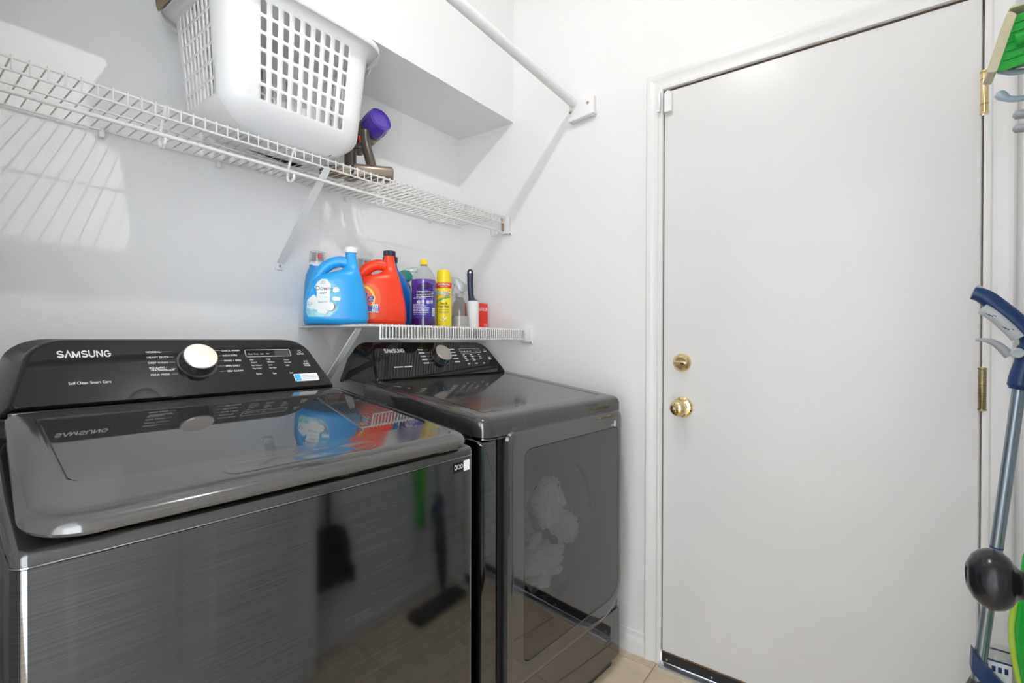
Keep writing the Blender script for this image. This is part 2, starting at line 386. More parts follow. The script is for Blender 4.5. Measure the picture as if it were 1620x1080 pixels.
# alarm contact at the corner of the door
sn = thing('door_sensor', 'small white alarm contact at upper left corner of the door', 'sensor', (-.001, -.998, 1.935))
obj('case', loft([[(-h, a, b) for a, b in rpoly([(-.0135, 0), (.0135, 0), (.0135, .074), (-.0135, .074)], [.002, .002, .012, .012])] for h in (0, .012)] + [[(-.0155, a * .75, b * .98 + .001) for a, b in rpoly([(-.0135, 0), (.0135, 0), (.0135, .074), (-.0135, .074)], [.002, .002, .012, .012])]]), 'basket', sn)
obj('magnet', bx(-.030, -.0155, .0225, .033, .002, .012, .001, 1), 'basket', sn)
obj('magnet_body', bx(-.030, -.0175, .0215, .031, .0125, .072, .003, 2), 'basket', sn)

# second door, standing open against the front wall beside the camera
d2 = tag(bpy.data.objects.new('door_2', None), 'white panelled door standing open with black knob', None, None, 'structure'); COL.objects.link(d2)
LX0, LX1, LY0, LY1 = -1.665, -.862, -1.80, -1.765
obj('slab', bx(LX0, LX1, LY0, LY1, .012, 2.03, .002, 1), 'door', d2)
for (a, b) in ((-1.55, -1.29), (-1.215, -.955)):
    for (c, d) in ((.22, .80), (.95, 1.58), (1.68, 1.90)):
        o_ = rrect(a, b, c, d, .002, 1); i1 = rrect(a + .012, b - .012, c + .012, d - .012, .002, 1); i2 = rrect(a + .03, b - .03, c + .03, d - .03, .002, 1); i3 = rrect(a + .04, b - .04, c + .04, d - .04, .002, 1)
        obj('panel', loft([[(x, LY1 + h, z) for x, z in r] for r, h in ((o_, 0), (i1, .006), (i2, .0015), (i3, .005))], cap0=False), 'door', d2)
k2 = obj('door_knob', lathe([(.004, .0590), (.0095, .0580), (.0110, .0597), (.0130, .0600), (.017, .0582), (.0245, .0545), (.0305, .0485), (.0335, .0415), (.0337, .0360), (.0315, .0290), (.0275, .0240), (.0235, .0212), (.0215, .0205), (.0195, .0185), (.0165, .0165), (.0155, .012), (.0155, -.024)], 48, axis='Y', ang=60), 'blackmetal', d2, (-.92, -1.738, .870))
obj('rose', lathe([(.014, .006), (.030, .005), (.034, .002), (.034, 0)], 32, axis='Y'), 'blackmetal', k2, (0, -.027, 0))
for z in (.25, 1.05, 1.80): obj('hinge', lathe([(.007, 0), (.007, .09)], 14), 'blackmetal', d2, (LX0 - .004, LY1 + .004, z))
casing('trim_2', -.96, -1.80, 2.05, CW, XL, 1, 'white casing around the open doorway')

# ------------------------------------------------------------------ ceiling lamp
lp = thing('ceiling_light', 'white ceiling light with a single frosted bulb', 'lamp', (LAMP_POS.x, LAMP_POS.y, 0))
obj('canopy', lathe([(.065, ZC), (.065, ZC - .006), (.045, ZC - .022), (.022, ZC - .028), (.022, ZC - .05)], 32), 'trim', lp)
obj('bulb', lathe([(.013, ZC - .05), (.014, ZC - .055)] + [(.032 * math.sin(q), LAMP_POS.z + .032 * math.cos(q)) for q in [rad(28 + 9.5 * k) for k in range(17)]], 32, caps=False), 'lampglow', lp)
ld = bpy.data.lights.new('filament', 'POINT'); ld.energy = LAMP_W; ld.shadow_soft_size = .007; ld.color = (1, .985, .965)
ld.use_nodes = True; ln = ld.node_tree.nodes; lf = ln.new('ShaderNodeLightFalloff'); lf.inputs['Strength'].default_value = .77
ld.node_tree.links.new(lf.outputs['Linear'], ln['Emission'].inputs['Strength'])
lo = bpy.data.objects.new('filament', ld); COL.objects.link(lo); lo.parent = lp; lo.location = (0, 0, LAMP_POS.z)

# ------------------------------------------------------------------ stroke lettering
def _arc(cx, cy, rx, ry, a0, a1, n=8): return [(cx + rx * math.cos(rad(a0 + (a1 - a0) * k / n)), cy + ry * math.sin(rad(a0 + (a1 - a0) * k / n))) for k in range(n + 1)]
GLY = {'S': [_arc(.45, .71, .34, .19, 20, 180) [0:] + _arc(.45, .71, .34, .20, 180, 250)[1:] + _arc(.45, .29, .36, .20, 70, 0)[0:] + _arc(.45, .29, .36, .19, 0, -160)[1:]],
       'A': [[(.05, 0), (.45, .9), (.85, 0)]], 'M': [[(.06, 0), (.06, .9)], [(.06, .88), (.48, .12), (.90, .88)], [(.90, .9), (.90, 0)]],
       'U': [[(.08, 1), (.08, .38)] + _arc(.44, .38, .36, .28, 180, 360)[1:] + [(.80, 1)]], 'N': [[(.08, 0), (.08, .95)], [(.08, .93), (.80, .07)], [(.80, 1), (.80, .05)]],
       'G': [_arc(.47, .5, .40, .40, 48, 350, 14) + [(.86, .50), (.50, .50)]]}
ADV = {'S': .98, 'A': .98, 'M': 1.12, 'U': 1.02, 'N': 1.04, 'G': 1.02}
def stroke_text(word, h, w, t=.19):
    V, Fc = [], []; x = 0; k = 0
    for ch in word:
        for pl in GLY[ch]:
            n = len(pl)
            L_, R2 = [], []
            for i, p in enumerate(pl):
                a, b = Vector(pl[max(i - 1, 0)]), Vector(pl[min(i + 1, n - 1)]); p = Vector(p)
                d1 = (p - a).normalized() if i else (b - p).normalized(); d2 = (b - p).normalized() if i < n - 1 else d1
                nn = Vector((-(d1 + d2).y, (d1 + d2).x)).normalized(); q = t / 2 / max(.45, nn.dot(Vector((-d1.y, d1.x))))
                L_.append(p + nn * q); R2.append(p - nn * q)
            o = len(V); V += [(p.x + x, p.y) for p in L_] + [(p.x + x, p.y) for p in R2]
            Fc += [(o + i, o + i + 1, o + n + i + 1, o + n + i) for i in range(n - 1)]
        x += ADV[ch]
    return [(a * w / x, b * h) for a, b in V], Fc

# ------------------------------------------------------------------ laundry machines
AV, NV = Vector((0, .6113, .7914)), Vector((0, -.7914, .6113))
def console(root, y0, z0, legible):
    P0 = Vector((0, y0, z0))
    def fc(x, v, h=0): return tuple(Vector((x, 0, 0)) + P0 + AV * v + NV * h)
    def outl(i): return rpoly([(-.307 + i, i * .4), (.307 - i, i * .4), (.266 - i, .1565 - i), (-.266 + i, .1565 - i)], [.008, .008, .062, .062], 8)
    rings = [[fc(x, v, 0) for x, v in outl(.007)], [fc(x, v, -.002) for x, v in outl(.003)], [fc(x, v, -.008) for x, v in outl(-.002)],
             [fc(x * 1.035, v, -.03) for x, v in outl(-.002)],
             [(x * 1.085, y0 + .135 + v * .2, z0 - .02 + (v + .02) * .800) for x, v in outl(0)],
             [(x * 1.085, y0 + .19, z0 - .03 + (v + .02) * .72) for x, v in outl(.0)]]
    c = obj('console', loft(rings, ang=30), 'consolemat', root)
    def put(V2, Fc, x, v, m='print', nm='lettering', h=.0004): return obj(nm, flatmesh(V2, Fc, lambda a, b: fc(a + x, b + v, h)), m, c)
    def word(t, x, v, hgt, w=None, bold=.0, al='L', m='print'): put(*text2d(t, hgt, w, bold, al), x, v - hgt / 2, m)
    def bar(x0, x1, v0, v1, m='greyprint', nm='printed_line'): put([(x0, v0), (x1, v0), (x1, v1), (x0, v1)], [(0, 1, 2, 3)], 0, 0, m, nm)
    def outline(x0, x1, v0, v1, r, t, m='print', sk=0):
        a = [(x + sk * (v1 - v), v) for x, v in rrect(x0, x1, v0, v1, r, 3)]; b = [(x + sk * (v1 - v), v) for x, v in rrect(x0 + t, x1 - t, v0 + t, v1 - t, max(r - t, .001), 3)]
        n = len(a); put(a + b, [(i, (i + 1) % n, n + (i + 1) % n, n + i) for i in range(n)], 0, 0, m, 'display_outline')
    put(*stroke_text('SAMSUNG', .0170, .083), -.234, .1075)
    if legible:
        word('Self Clean', -.223, .0475, .0062, .028, .01); word('Smart Care', -.1915, .0475, .0062, .032, .01)
        for t, v in (('NORMAL', .118), ('HEAVY DUTY', .104), ('DEEP WASH', .0895), ('BEDDING /', .0765), ('WATERPROOF', .0700), ('PERM PRESS', .0585)):
            word(t, -.0925 + (.0012 if t == 'WATERPROOF' else 0), v, .0046, None, .012)
        for t, v in (('QUICK WASH', .119), ('DELICATES', .1045), ('RINSE + SPIN', .0895), ('SPIN ONLY', .0745), ('SELF CLEAN', .0600)): word(t, .0555, v, .0046, None, .012)
        lef = ((.118, -.066), (.104, -.056), (.0895, -.056), (.073, -.053), (.0585, -.056))
        cols = (('Hot', 'Warm', 'Eco Warm', 'Tap Cold'), ('High', 'Medium', 'Low', 'No Spin'), ('Heavy', 'Normal', 'Light'))
        for k, (x, ws) in enumerate(zip((.113, .153, .195), cols)):
            for q, t in enumerate(ws): word(t, x, .0905 - q * .0088 - (.003 if k == 2 else 0), .0038, None, .01)
            word(('Temp.', 'Spin', 'Soil')[k], x + .004, .048 - .001 * k, .0038, None, .01)
        for t, x in (('Wash', .1125), ('Rinse', .127), ('Spin', .1425), ('Vol', .157)): word(t, x, .1075, .0034, None, .01)
        word('POWER', .236, .1045, .0044, .018, .015); word('START', .243, .0725, .0044, .016, .015); word('PAUSE', .244, .0665, .0044, .016, .015)
        put([(0, 0), (.004, .0025), (0, .005)], [(0, 1, 2)], .247, .0775); bar(.2525, .2535, .0775, .0825, 'print'); bar(.255, .256, .0775, .0825, 'print')
    else:
        bar(-.222, -.186, .0455, .0495, 'print', 'small_print'); bar(-.181, -.148, .0455, .0495, 'print', 'small_print')
        for v in (.118, .104, .0895, .0745, .0590):
            bar(-.0925, -.068, v - .0022, v + .0022, 'print', 'small_print'); bar(.0555, .082, v - .0022, v + .0022, 'print', 'small_print')
        lef = ((.118, -.064), (.104, -.064), (.0895, -.064), (.0745, -.064), (.0590, -.064))
        for k, x in enumerate((.113, .153, .195)):
            for q in range(4 - (k == 2)): bar(x, x + (.010, .014, .013, .015)[q], .0885 - q * .0088, .0920 - q * .0088, 'print', 'small_print')
            bar(x + .004, x + .016, .0455, .0495, 'print', 'small_print')
        for x in (.1125, .127, .1425, .157): bar(x, x + .009, .106, .109, 'print', 'small_print')
        bar(.236, .252, .1025, .1065, 'print', 'small_print'); bar(.243, .258, .0705, .0745, 'print', 'small_print'); bar(.243, .258, .0645, .0685, 'print', 'small_print')
    for (v, x) in lef: bar(x, -.044, v - .0004, v + .0004)
    for v in (.119, .1045, .0895, .0745, .0600): bar(.040, .0535, v - .0004, v + .0004)
    outline(.107, .219, .0985, .1205, .004, .0010)
    obj('display', flatmesh(*polyfill(rrect(.178, .215, .101, .118, .002, 2)), lambda a, b: fc(a, b, .0003)), 'glassdark', c)
    n = 20; ring = [(.244 + math.cos(2 * PI * i / n) * r, .1125 + math.sin(2 * PI * i / n) * r) for r in (.0040, .0032) for i in range(n)]
    put(ring, [(i, (i + 1) % n, n + (i + 1) % n, n + i) for i in range(n)], 0, 0, 'print', 'power_symbol')
    if legible:
        st = put(*polyfill(rrect(.206, .270, .0185, .0415, .003, 3)), 0, 0, 'stickerw', 'energy_sticker', .0006)
        for b, m in (((.2075, .2225, .020, .040), 'stickerb'), ((.228, .262, .0345, .0358), 'greyprint'), ((.228, .266, .0295, .0306), 'greyprint'), ((.228, .264, .0245, .0256), 'greyprint')):
            obj('sticker_print', flatmesh([(b[0], b[2]), (b[1], b[2]), (b[1], b[3]), (b[0], b[3])], [(0, 1, 2, 3)], lambda a, q: fc(a, q, .0009)), m, st)
    # selector dial
    mx = Matrix.Translation(fc(0, .087, 0)) @ Matrix((( 1, 0, 0, 0), (0, AV.y, NV.y, 0), (0, AV.z, NV.z, 0), (0, 0, 0, 1)))
    dl = obj('selector_dial', xform(lathe([(.036, -.001), (.036, .004), (.0345, .006), (.0335, .022), (.034, .0225)], 48, caps=True), mx), 'panel', root)
    obj('dial_ring', xform(lathe([(.041, -.0012), (.041, .0006), (.0395, .001), (.0365, .001)], 48, caps=False), mx), 'panel', dl)
    obj('dial_cap', xform(lathe([(.0340, .0222), (.0342, .0245), (.0325, .0262), (.0001, .0268)], 48), mx), 'dial', dl)
    obj('dial_mark', xform(bx(-.0012, .0012, -.0358, -.0335, .006, .021), mx), 'stickerb' if not legible else 'chrome', dl)
    return c

# ---- washer
ws = thing('washing_machine', 'black top-loading washing machine with a glass lid', 'washing machine', (-1.2685, -.894, 0), rad(-2.5))
obj('cabinet', loft([[(x, y, z) for y, z in ((.014, .03), (.014, .895), (.47, .955), (.47, .99), (.70, .99), (.70, .03))] for x in (-.341, .341)], ang=30), 'cabinet', ws)
def bowed(i, y1, r, y0=-.004, bow=.008):
    hw, q = .343 - i, max(r - i, .003)
    xs = [-hw + q * (1 - math.cos(rad(90 * k / 7))) for k in range(8)]; xs += [-hw + q + (2 * hw - 2 * q) * k / 28 for k in range(1, 28)]; xs += [-x for x in reversed(xs[:8])]
    def fy(x): e = max(0, abs(x) - (hw - q)); return y0 + i - bow * (1 - (x / .343) ** 2) + q - math.sqrt(max(q * q - e * e, 0))
    return [(x, fy(x)) for x in xs] + [(hw, y1), (-hw, y1)]
def plan(i): return bowed(i, .06, .014)
obj('front_panel', loft([[(x, y, z) for x, y in plan(i)] for i, z in ((.003, .045), (0, .048), (0, .9005), (.0015, .902))]), 'brushed', ws)
def plan2(i): return bowed(i, .70 - i, .014)
obj('top_deck', loft([[(x, y, .9030 + .12 * max(y - .05, 0)) for x, y in plan2(.0005)]] + [[(x, y, z + .128 * max(y, 0)) for x, y in plan2(i)] for i, z in ((0, .912), (.003, .9165), (.010, .9185), (.030, .9135), (.05, .909))]), 'panel', ws)
obj('trim_line', loft([[(x, y, z) for x, y in plan2(-.0004)] for z in (.9018, .9032)], False, False), 'chrome', ws)
obj('toe_base', bx(-.33, .33, .02, .69, 0, .046, .004, 1), 'blackrub', ws)
def lidpl(i, rf=.058): return rpoly([(-.339 + i, -.026 + i), (.329 - i, -.026 + i), (.314 - i, .462 - i), (-.312 + i, .462 - i)], [max(rf - i, .004), max(rf - i, .004), max(.02 - i, .004), max(.02 - i, .004)], 8)
def lz(y): return .952 + .145 * y
glr = rpoly([(-.289, .078), (.300, .078), (.274, .394), (-.282, .394)], [.035, .035, .008, .008], 8)
lid = obj('lid', loft([[(x, y, lz(y) + h) for x, y in lidpl(i)] for i, h in ((.04, -.0225), (.012, -.0225), (.003, -.020), (0, -.0155), (.001, -.0105), (.006, -.005), (.014, -.0018), (.026, -.0002), (.034, 0))]
    + [[(x, y, lz(y) + h) for x, y in glr] for h in (.0005, -.004)], cap0=True, cap1=True, ang=30), 'lidmat', ws)
gli = rpoly([(-.283, .081), (.296, .081), (.270, .388), (-.276, .388)], [.03, .03, .005, .005], 8)
obj('glass', loft([[(x, y, lz(y) + h) for x, y in gli] for h in (-.004, -.0012)]), 'glassdark', lid)
obj('handle_scoop', loft([[(x, y, lz(y) + h) for x, y in rrect(-.13 + i, .12 - i, .012 + i, .052 - i, .018 - i * .5, 5)] for i, h in ((0, .0003), (.003, .0006), (.007, .0003))], cap0=False), 'lidmat', lid)
obj('hinge_strip', bx(-.306, .306, .463, .484, .985, 1.0145, .003, 2), 'panel', ws)
console(ws, .48, 1.02, True)
def wy(x, e): return -.004 - .008 * (1 - (x / .343) ** 2) + (.014 - math.sqrt(.014 ** 2 - max(0, abs(x) - .329) ** 2)) - e
fs = obj('icon_sticker', flatmesh(*polyfill(rrect(.280, .325, .8735, .8935, .001, 1)), lambda a, b: (a, wy(a, .0005), b)), 'consolemat', ws)
obj('white_tag', flatmesh(*polyfill(rrect(.309, .327, .8735, .8945, .001, 1)), lambda a, b: (a, wy(a, .0009), b)), 'stickerw', fs)
for k in range(3):
    a = rrect(.2825 + k * .0085, .2895 + k * .0085, .880, .889, .002 if k < 2 else .0034, 3); b = rrect(.2837 + k * .0085, .2883 + k * .0085, .8815, .8875, .001 if k < 2 else .0022, 3); n = len(a)
    obj('icon', flatmesh(a + b, [(i, (i + 1) % n, n + (i + 1) % n, n + i) for i in range(n)], lambda p, q: (p, wy(p, .0009), q)), 'print', fs)

# ---- dryer
dr = thing('clothes_dryer', 'black front-loading dryer with a smoked glass door', 'dryer', (-.447, -.8365, 0), rad(-4.8))
def dz(y): return .947 + .122 * y
for nm, b in (('side_panel', (-.341, -.338, .03, .70, .03, .90)), ('side_panel', (.338, .341, .03, .70, .03, .90)), ('back_panel', (-.338, .338, .695, .70, .03, .90)), ('base', (-.33, .33, .02, .69, 0, .05))):
    obj(nm, bx(*b), 'cabinet', dr)
for s in (-1, 1):
    obj('side_wedge', loft([[(s * .338 + d, y, z) for y, z in ((.03, .89), (.70, .89), (.70, .965), (.03, .895))] for d in (-.003, .003)], ang=30), 'cabinet', dr)
circ = [(.0 + .198 * math.cos(PI * 1.25 + 2 * PI * k / 28), .58 + .198 * math.sin(PI * 1.25 + 2 * PI * k / 28)) for k in range(28)]
def fr(i): return rrect(-.343 + i, .343 - i, .045 + i, .8955 - i, .008, 6)
win = rpoly([(-.2, .283), (.29, .283), (.29, .85), (-.2, .85)], [.025, .06, .025, .025], 6)
obj('front_panel', loft([[(x, y, z) for x, z in fr(i)] for i, y in ((.004, .06), (0, .05), (0, .024), (.003, .010), (.010, .002), (.024, 0))] + [[(x, 0, z) for x, z in circ], [(x, .03, z) for x, z in circ]], False, False, ang=30), 'brushed', dr)
rec = rpoly([(-.280, .216), (.334, .216), (.334, .9), (-.280, .9)], [.03, .11, .02, .02], 6)
obj('door_recess', loft([[(x, -.0015, z) for x, z in rec], [(x, -.0015, z) for x, z in win], [(x, -.0012, z) for x, z in circ], [(x, .012, z) for x, z in circ]], False, False), 'black', dr)
obj('lower_panel', loft([[(x, y, z) for x, z in rrect(-.338 + i, .338 - i, .047, .212 - i, .006, 4)] for i, y in ((0, .001), (0, -.004), (.003, -.006))]), 'doorframe', dr)
def dop(i): return rpoly([(-.265 + i, .226 + i), (.320 - i, .226 + i), (.320 - i, .905 - i), (-.265 + i, .905 - i)], [max(.03 - i, .004), .11 - i, max(.03 - i, .004), max(.03 - i, .004)], 6)
def wn(i): return rpoly([(-.2 + i, .283 + i), (.29 - i, .283 + i), (.29 - i, .85 - i), (-.2 + i, .85 - i)], [.025 - i, .06 - i, .025 - i, .025 - i], 6)
dd = obj('door', loft([[(x, y, z) for x, z in dop(i)] for i, y in ((.01, -.004), (.002, -.006), (0, -.014), (.004, -.0215), (.012, -.0255), (.022, -.0265))] + [[(x, y, z) for x, z in wn(i)] for i, y in ((-.002, -.0265), (-.0012, -.0255), (-.0012, -.015))], False, False, ang=30), 'doorframe', dr)
obj('window_pane', loft([[(x, y, z) for x, z in wn(i)] for i, y in ((.0006, -.0225), (.0006, -.0255), (.0016, -.0265))]), 'doorpane', dd)
obj('drum', lathe([(.198, .012), (.235, .02), (.265, .05), (.27, .08), (.27, .48), (.20, .50), (.001, .50)], 40, axis='Y', caps=False), 'drum', dr, (0, 0, .58))
def tpl(i, yb=.52): return rrect(-.3445 + i, .3445 - i, -.014 + i, yb, [max(.04 - i, .005), max(.04 - i, .005), .002, .002], 7)
obj('top_panel', loft([[(x, y, dz(y) + h) for x, y in tpl(i)] for i, h in ((.006, -.050), (0, -.048), (-.0005, -.030), (0, -.018), (.004, -.008), (.012, -.002), (.026, 0), (.055, .0002), (.062, -.002), (.07, -.003))], ang=30), 'panel', dr)
obj('trim_line', loft([[(x, y, .8945 + .122 * y + z) for x, y in tpl(-.0003)] for z in (0, .0014)], False, False), 'chrome', dr)
console(dr, .505, 1.01, False)
tg = obj('white_tag', flatmesh(*polyfill(rrect(.258, .268, .853, .873, .001, 1)), lambda a, b: (a, -.0272, b)), 'stickerw', dd)
for k in range(3): obj('icon', bx(.2415 + k * .0055, .2455 + k * .0055, -.0272, -.0268, .856, .863), 'greyprint', dd)

# ---- laundry inside the drum
from mathutils import noise
def garment(name, label, m, c, sz, seed, amp=.35, grp=None):
    bm = bmesh.new(); bmesh.ops.create_icosphere(bm, subdivisions=5, radius=1)
    for v in bm.verts:
        d = v.co.normalized(); q = d * 1.5 + Vector((seed * 7.1, seed * 3.3, seed))
        f = 1 + amp * (abs(noise.noise(q * 1.7)) * 1.5 - .5) + amp * .75 * (abs(noise.noise(q * 3.6)) - .3) + amp * .4 * abs(noise.noise(q * 8))
        v.co = Vector((d.x * sz[0], d.y * sz[1], d.z * sz[2])) * f
    me = bpy.data.meshes.new(name); bm.to_mesh(me); bm.free(); finish(me, True, 80)
    Mx = Matrix.Translation((-.447, -.8365, 0)) @ Matrix.Rotation(rad(-4.8), 4, 'Z')
    o = obj(name, me, m, None, Mx @ Vector(c), (0, 0, rad(-4.8))); return tag(o, label, 'clothing', grp)
gs = 'laundry inside the dryer drum'
garment('shirt', 'crumpled white laundry heap at the bottom of the dryer drum', 'cloth', (-.03, .120, .445), (.150, .085, .075), 1.3, .42, gs)
g2 = garment('tee_shirt', 'white garment with a small dark mark standing up in the dryer drum', 'cloth', (.040, .080, .630), (.055, .045, .082), 2.7, .30, gs)
garment('sock', 'white sock lying right of the heap in the dryer drum', 'cloth', (.140, .09, .525), (.040, .05, .05), 4.1, .35, gs)
garment('dark_shirt', 'dark grey crumpled shirt left in the dryer drum', 'clothg', (-.110, .10, .590), (.065, .06, .06), 5.5, .4, gs)
bv = bvh_of(g2.data)
obj('printed_mark', decal(*polyfill([(-.016, .004), (-.013, -.004), (-.006, -.006), (.018, .007), (-.004, -.0005), (-.010, -.001)], 1), bv, .003, 'printed_mark', .012, .055), 'inkgrey', g2)

# ------------------------------------------------------------------ wire shelves
def copies(name, me, m, parent, xs, y=0, z=0):
    for x in xs: obj(name, me, m, parent, (x, y, z))
def shelf(label, x0, x1, yf, zt, lip, pitch, lipx0, loc):
    s = thing('wire_shelf', label, 'wire shelf', loc)
    wm = tube([(0, -.005, 0), (0, yf + .002, 0)], .0016, 6); lm = tube([(0, yf + .004, .0002), (0, yf + .0005, -.0005), (0, yf, -.004), (0, yf, -lip)], .0017, 6)
    n = int((x1 - x0) / pitch); xs = [x1 - .004 - k * pitch for k in range(n + 1)]
    copies('deck_wire', wm, 'wirerust_shaded', s, xs, 0, zt); copies('lip_wire', lm, 'wire', s, [x for x in xs if x > lipx0], 0, zt)
    def rod(nm, xa, xb, y, z, r): return obj(nm, tube([(xa, y, z), (xb, y, z)], r, 8), 'wire', s)
    rod('front_rod', x0, x1, yf + .0035, zt - .0045, .0029); rod('lip_rod', lipx0, x1, yf + .003, zt - lip, .0029)
    rod('middle_rod', x0, x1, yf * .5, zt - .0042, .0025); rod('back_rod', x0, x1, -.008, zt - .0042, .0027)
    return s
us = shelf('long white wire shelf with a hanging rod holding the laundry basket', -1.735, -.004, -.288, 1.6765, .029, .0254, -1.735, (0, 0, 0))
obj('hang_rod', tube([(-1.735, -.272, 1.6115), (-.012, -.272, 1.6115)], .0048, 10), 'wire', us)
hk = tube(spline([(0, -.290, 1.674), (0, -.279, 1.662), (0, -.258, 1.632), (0, -.250, 1.606), (0, -.254, 1.590), (0, -.268, 1.5835), (0, -.281, 1.590), (0, -.2845, 1.603)], 5), .0027, 8, flat=1.4)
copies('rod_hook', hk, 'wire', us, (-1.585, -1.283, -.975, -.667, -.375, -.072))
clp = join([bx(-.006, .006, -.016, 0, -.008, .008, .002, 1), tube([(0, -.010, .006), (0, -.014, .014)], .003, 8)])
copies('wall_clip', clp, 'wire', us, (-1.61, -1.335, -1.06, -.62, -.195), 0, 1.661)
def brace(parent, x, ya, za, yb, zb, w=.011):
    d = Vector((0, yb - ya, zb - za)).normalized(); nn = Vector((0, -d.z, d.y)) * .0022
    a, b = Vector((x, ya, za)), Vector((x, yb, zb))
    pts = [[p + Vector((sx * w * k, 0, 0)) + nn * sn for sx, sn in ((-1, -1), (1, -1), (1, 1), (-1, 1))] for p, k in ((a, .8), (a + d * .03, 1), (b - d * .02, 1), (b, 1.05))]
    o = obj('diagonal_brace', loft(pts, ang=25), 'wire', parent)
    obj('foot_plate', bx(x - .014, x + .014, yb - .001, yb + .006, zb - .022, zb + .010, .003, 2), 'wire', o)
    obj('screw', lathe([(.0045, 0), (.0045, -.002), (.001, -.003)], 12, axis='Y'), 'alu', o, (x, yb - .002, zb - .008))
    return o
brace(us, -.872, -.287, 1.650, -.008, 1.392)
def end_bracket(parent, y, z0, z1):
    b = obj('end_bracket', bx(-.022, -.0005, y - .016, y + .024, z0, z1, .003, 2), 'wire', parent)
    obj('bare_end', bx(-.026, -.0225, y + .004, y + .016, z0 + .012, z1 - .012), 'brownstain', b)
    obj('screw_boss', bx(-.006, -.0005, y - .024, y - .014, z0 - .008, z0 + .006, .002, 1), 'wire', b)
    obj('screw', lathe([(.003, 0), (.003, -.001)], 10, axis='X'), 'brownstain', b, (-.0062, y - .019, z0 - .001))
end_bracket(us, -.287, 1.601, 1.679)
ls = shelf('short white wire shelf carrying the cleaning bottles above the dryer', -.800, -.004, -.396, 1.187, .044, .0127, -.763, (0, 0, 0))
obj('end_rod', tube([(-.800, -.004, 1.1825), (-.800, -.394, 1.1825)], .0027, 8), 'wire', ls)
obj('lip_end', tube([(-.7645, -.393, 1.186), (-.7645, -.393, 1.142)], .003, 8), 'wire', ls)
brace(ls, -.745, -.262, 1.178, -.008, .930, .0115)
end_bracket(ls, -.398, 1.132, 1.196)
copies('wall_clip', clp, 'wire', ls, (-.77, -.62, -.3), 0, 1.179)

# ------------------------------------------------------------------ closet rod
cr = thing('closet_rod', 'thick white closet rod high on the right wall', 'closet rod', (0, -.64, 2.06))
obj('pole', tube([(-1.72, -.03, .055), (-.014, .012, .006)], .0165, 24), 'basket', cr)
cb = obj('wall_socket', loft([[(h, a, b) for a, b in rpoly([(-.075 + q, -.058 + q), (.035 - q, -.047 + q), (.035 - q, .012 - q), (-.005, .030 - q), (-.075 + q, .018 - q)], .004, 3)] for h, q in ((-.0005, 0), (-.020, 0), (-.023, .003))]), 'basket', cr)
obj('socket_ledge', bx(-.030, -.0005, -.074, .036, -.062, -.046, .003, 2), 'basket', cr, None, (rad(-5.5), 0, 0))
for y, z in ((-.050, -.008), (.026, -.026)): obj('screw_hole', lathe([(.0058, 0), (.0058, -.001)], 14, axis='X'), 'brownstain', cb, (-.0231, y, z))

# ------------------------------------------------------------------ laundry basket
BX, BY, BZ, BH = -.985, -.212, 1.6796, .336
bk = thing('laundry_basket', 'white plastic laundry basket with rows of slots on the upper shelf', 'laundry basket', (BX, BY, BZ))
def perim(ncol_f, ncol_s, wf, ws_, cs=8):
    """list of (side, t): t in metres from side centre for flats, angle for corners"""
    L_ = []
    for side in range(4):
        nc, w = (ncol_f, wf) if side % 2 == 0 else (ncol_s, ws_)
        L_.append(('m', side, -1))
        for k in range(nc + 1): L_.append(('f', side, (k / nc - .5) * w))
        L_.append(('m', side, 1))
        for k in range(1, cs): L_.append(('c', side, k / cs))
    return L_
PER = perim(9, 8, .256, .176)
def bpos(e, hz, out):
    t = max(0, min(1, hz / BH)); hx = .190 + .025 * t + out; hy = .132 + .031 * t + out; r = max(.062 + out, .012)
    kind, side, v = e
    fx, fy = hx - r, hy - r
    C4 = ((fx, -fy), (fx, fy), (-fx, fy), (-fx, -fy))
    if kind == 'c':
        c = C4[side]; a = -PI / 2 + side * PI / 2 + v * PI / 2
        return Vector((c[0] + r * math.cos(a), c[1] + r * math.sin(a), hz))
    half = fx if side % 2 == 0 else fy
    s_ = v * half if kind == 'm' else v * (.93 + .12 * t)
    return Vector({0: (s_, -hy), 1: (hx, s_), 2: (-s_, hy), 3: (-hx, -s_)}[side] + (hz,))
lev = [(0, -.086), (.0035, -.066), (.011, -.048), (.021, -.032), (.033, -.018), (.045, -.007), (.056, -.001)]
rows0 = len(lev); NR = 6; z00, pit = .060, .0408
lev += [(z00 + k * pit, 0) for k in range(NR + 1)]
rows1 = len(lev) - 1
lev += [(.310, 0), (.316, .001), (.322, .006), (.329, .018), (.334, .030), (.336, .034), (.334, .037), (.326, .038), (.316, .0385)]
np_ = len(PER); V = [bpos(e, z, o) for z, o in lev for e in PER]; Fc = []
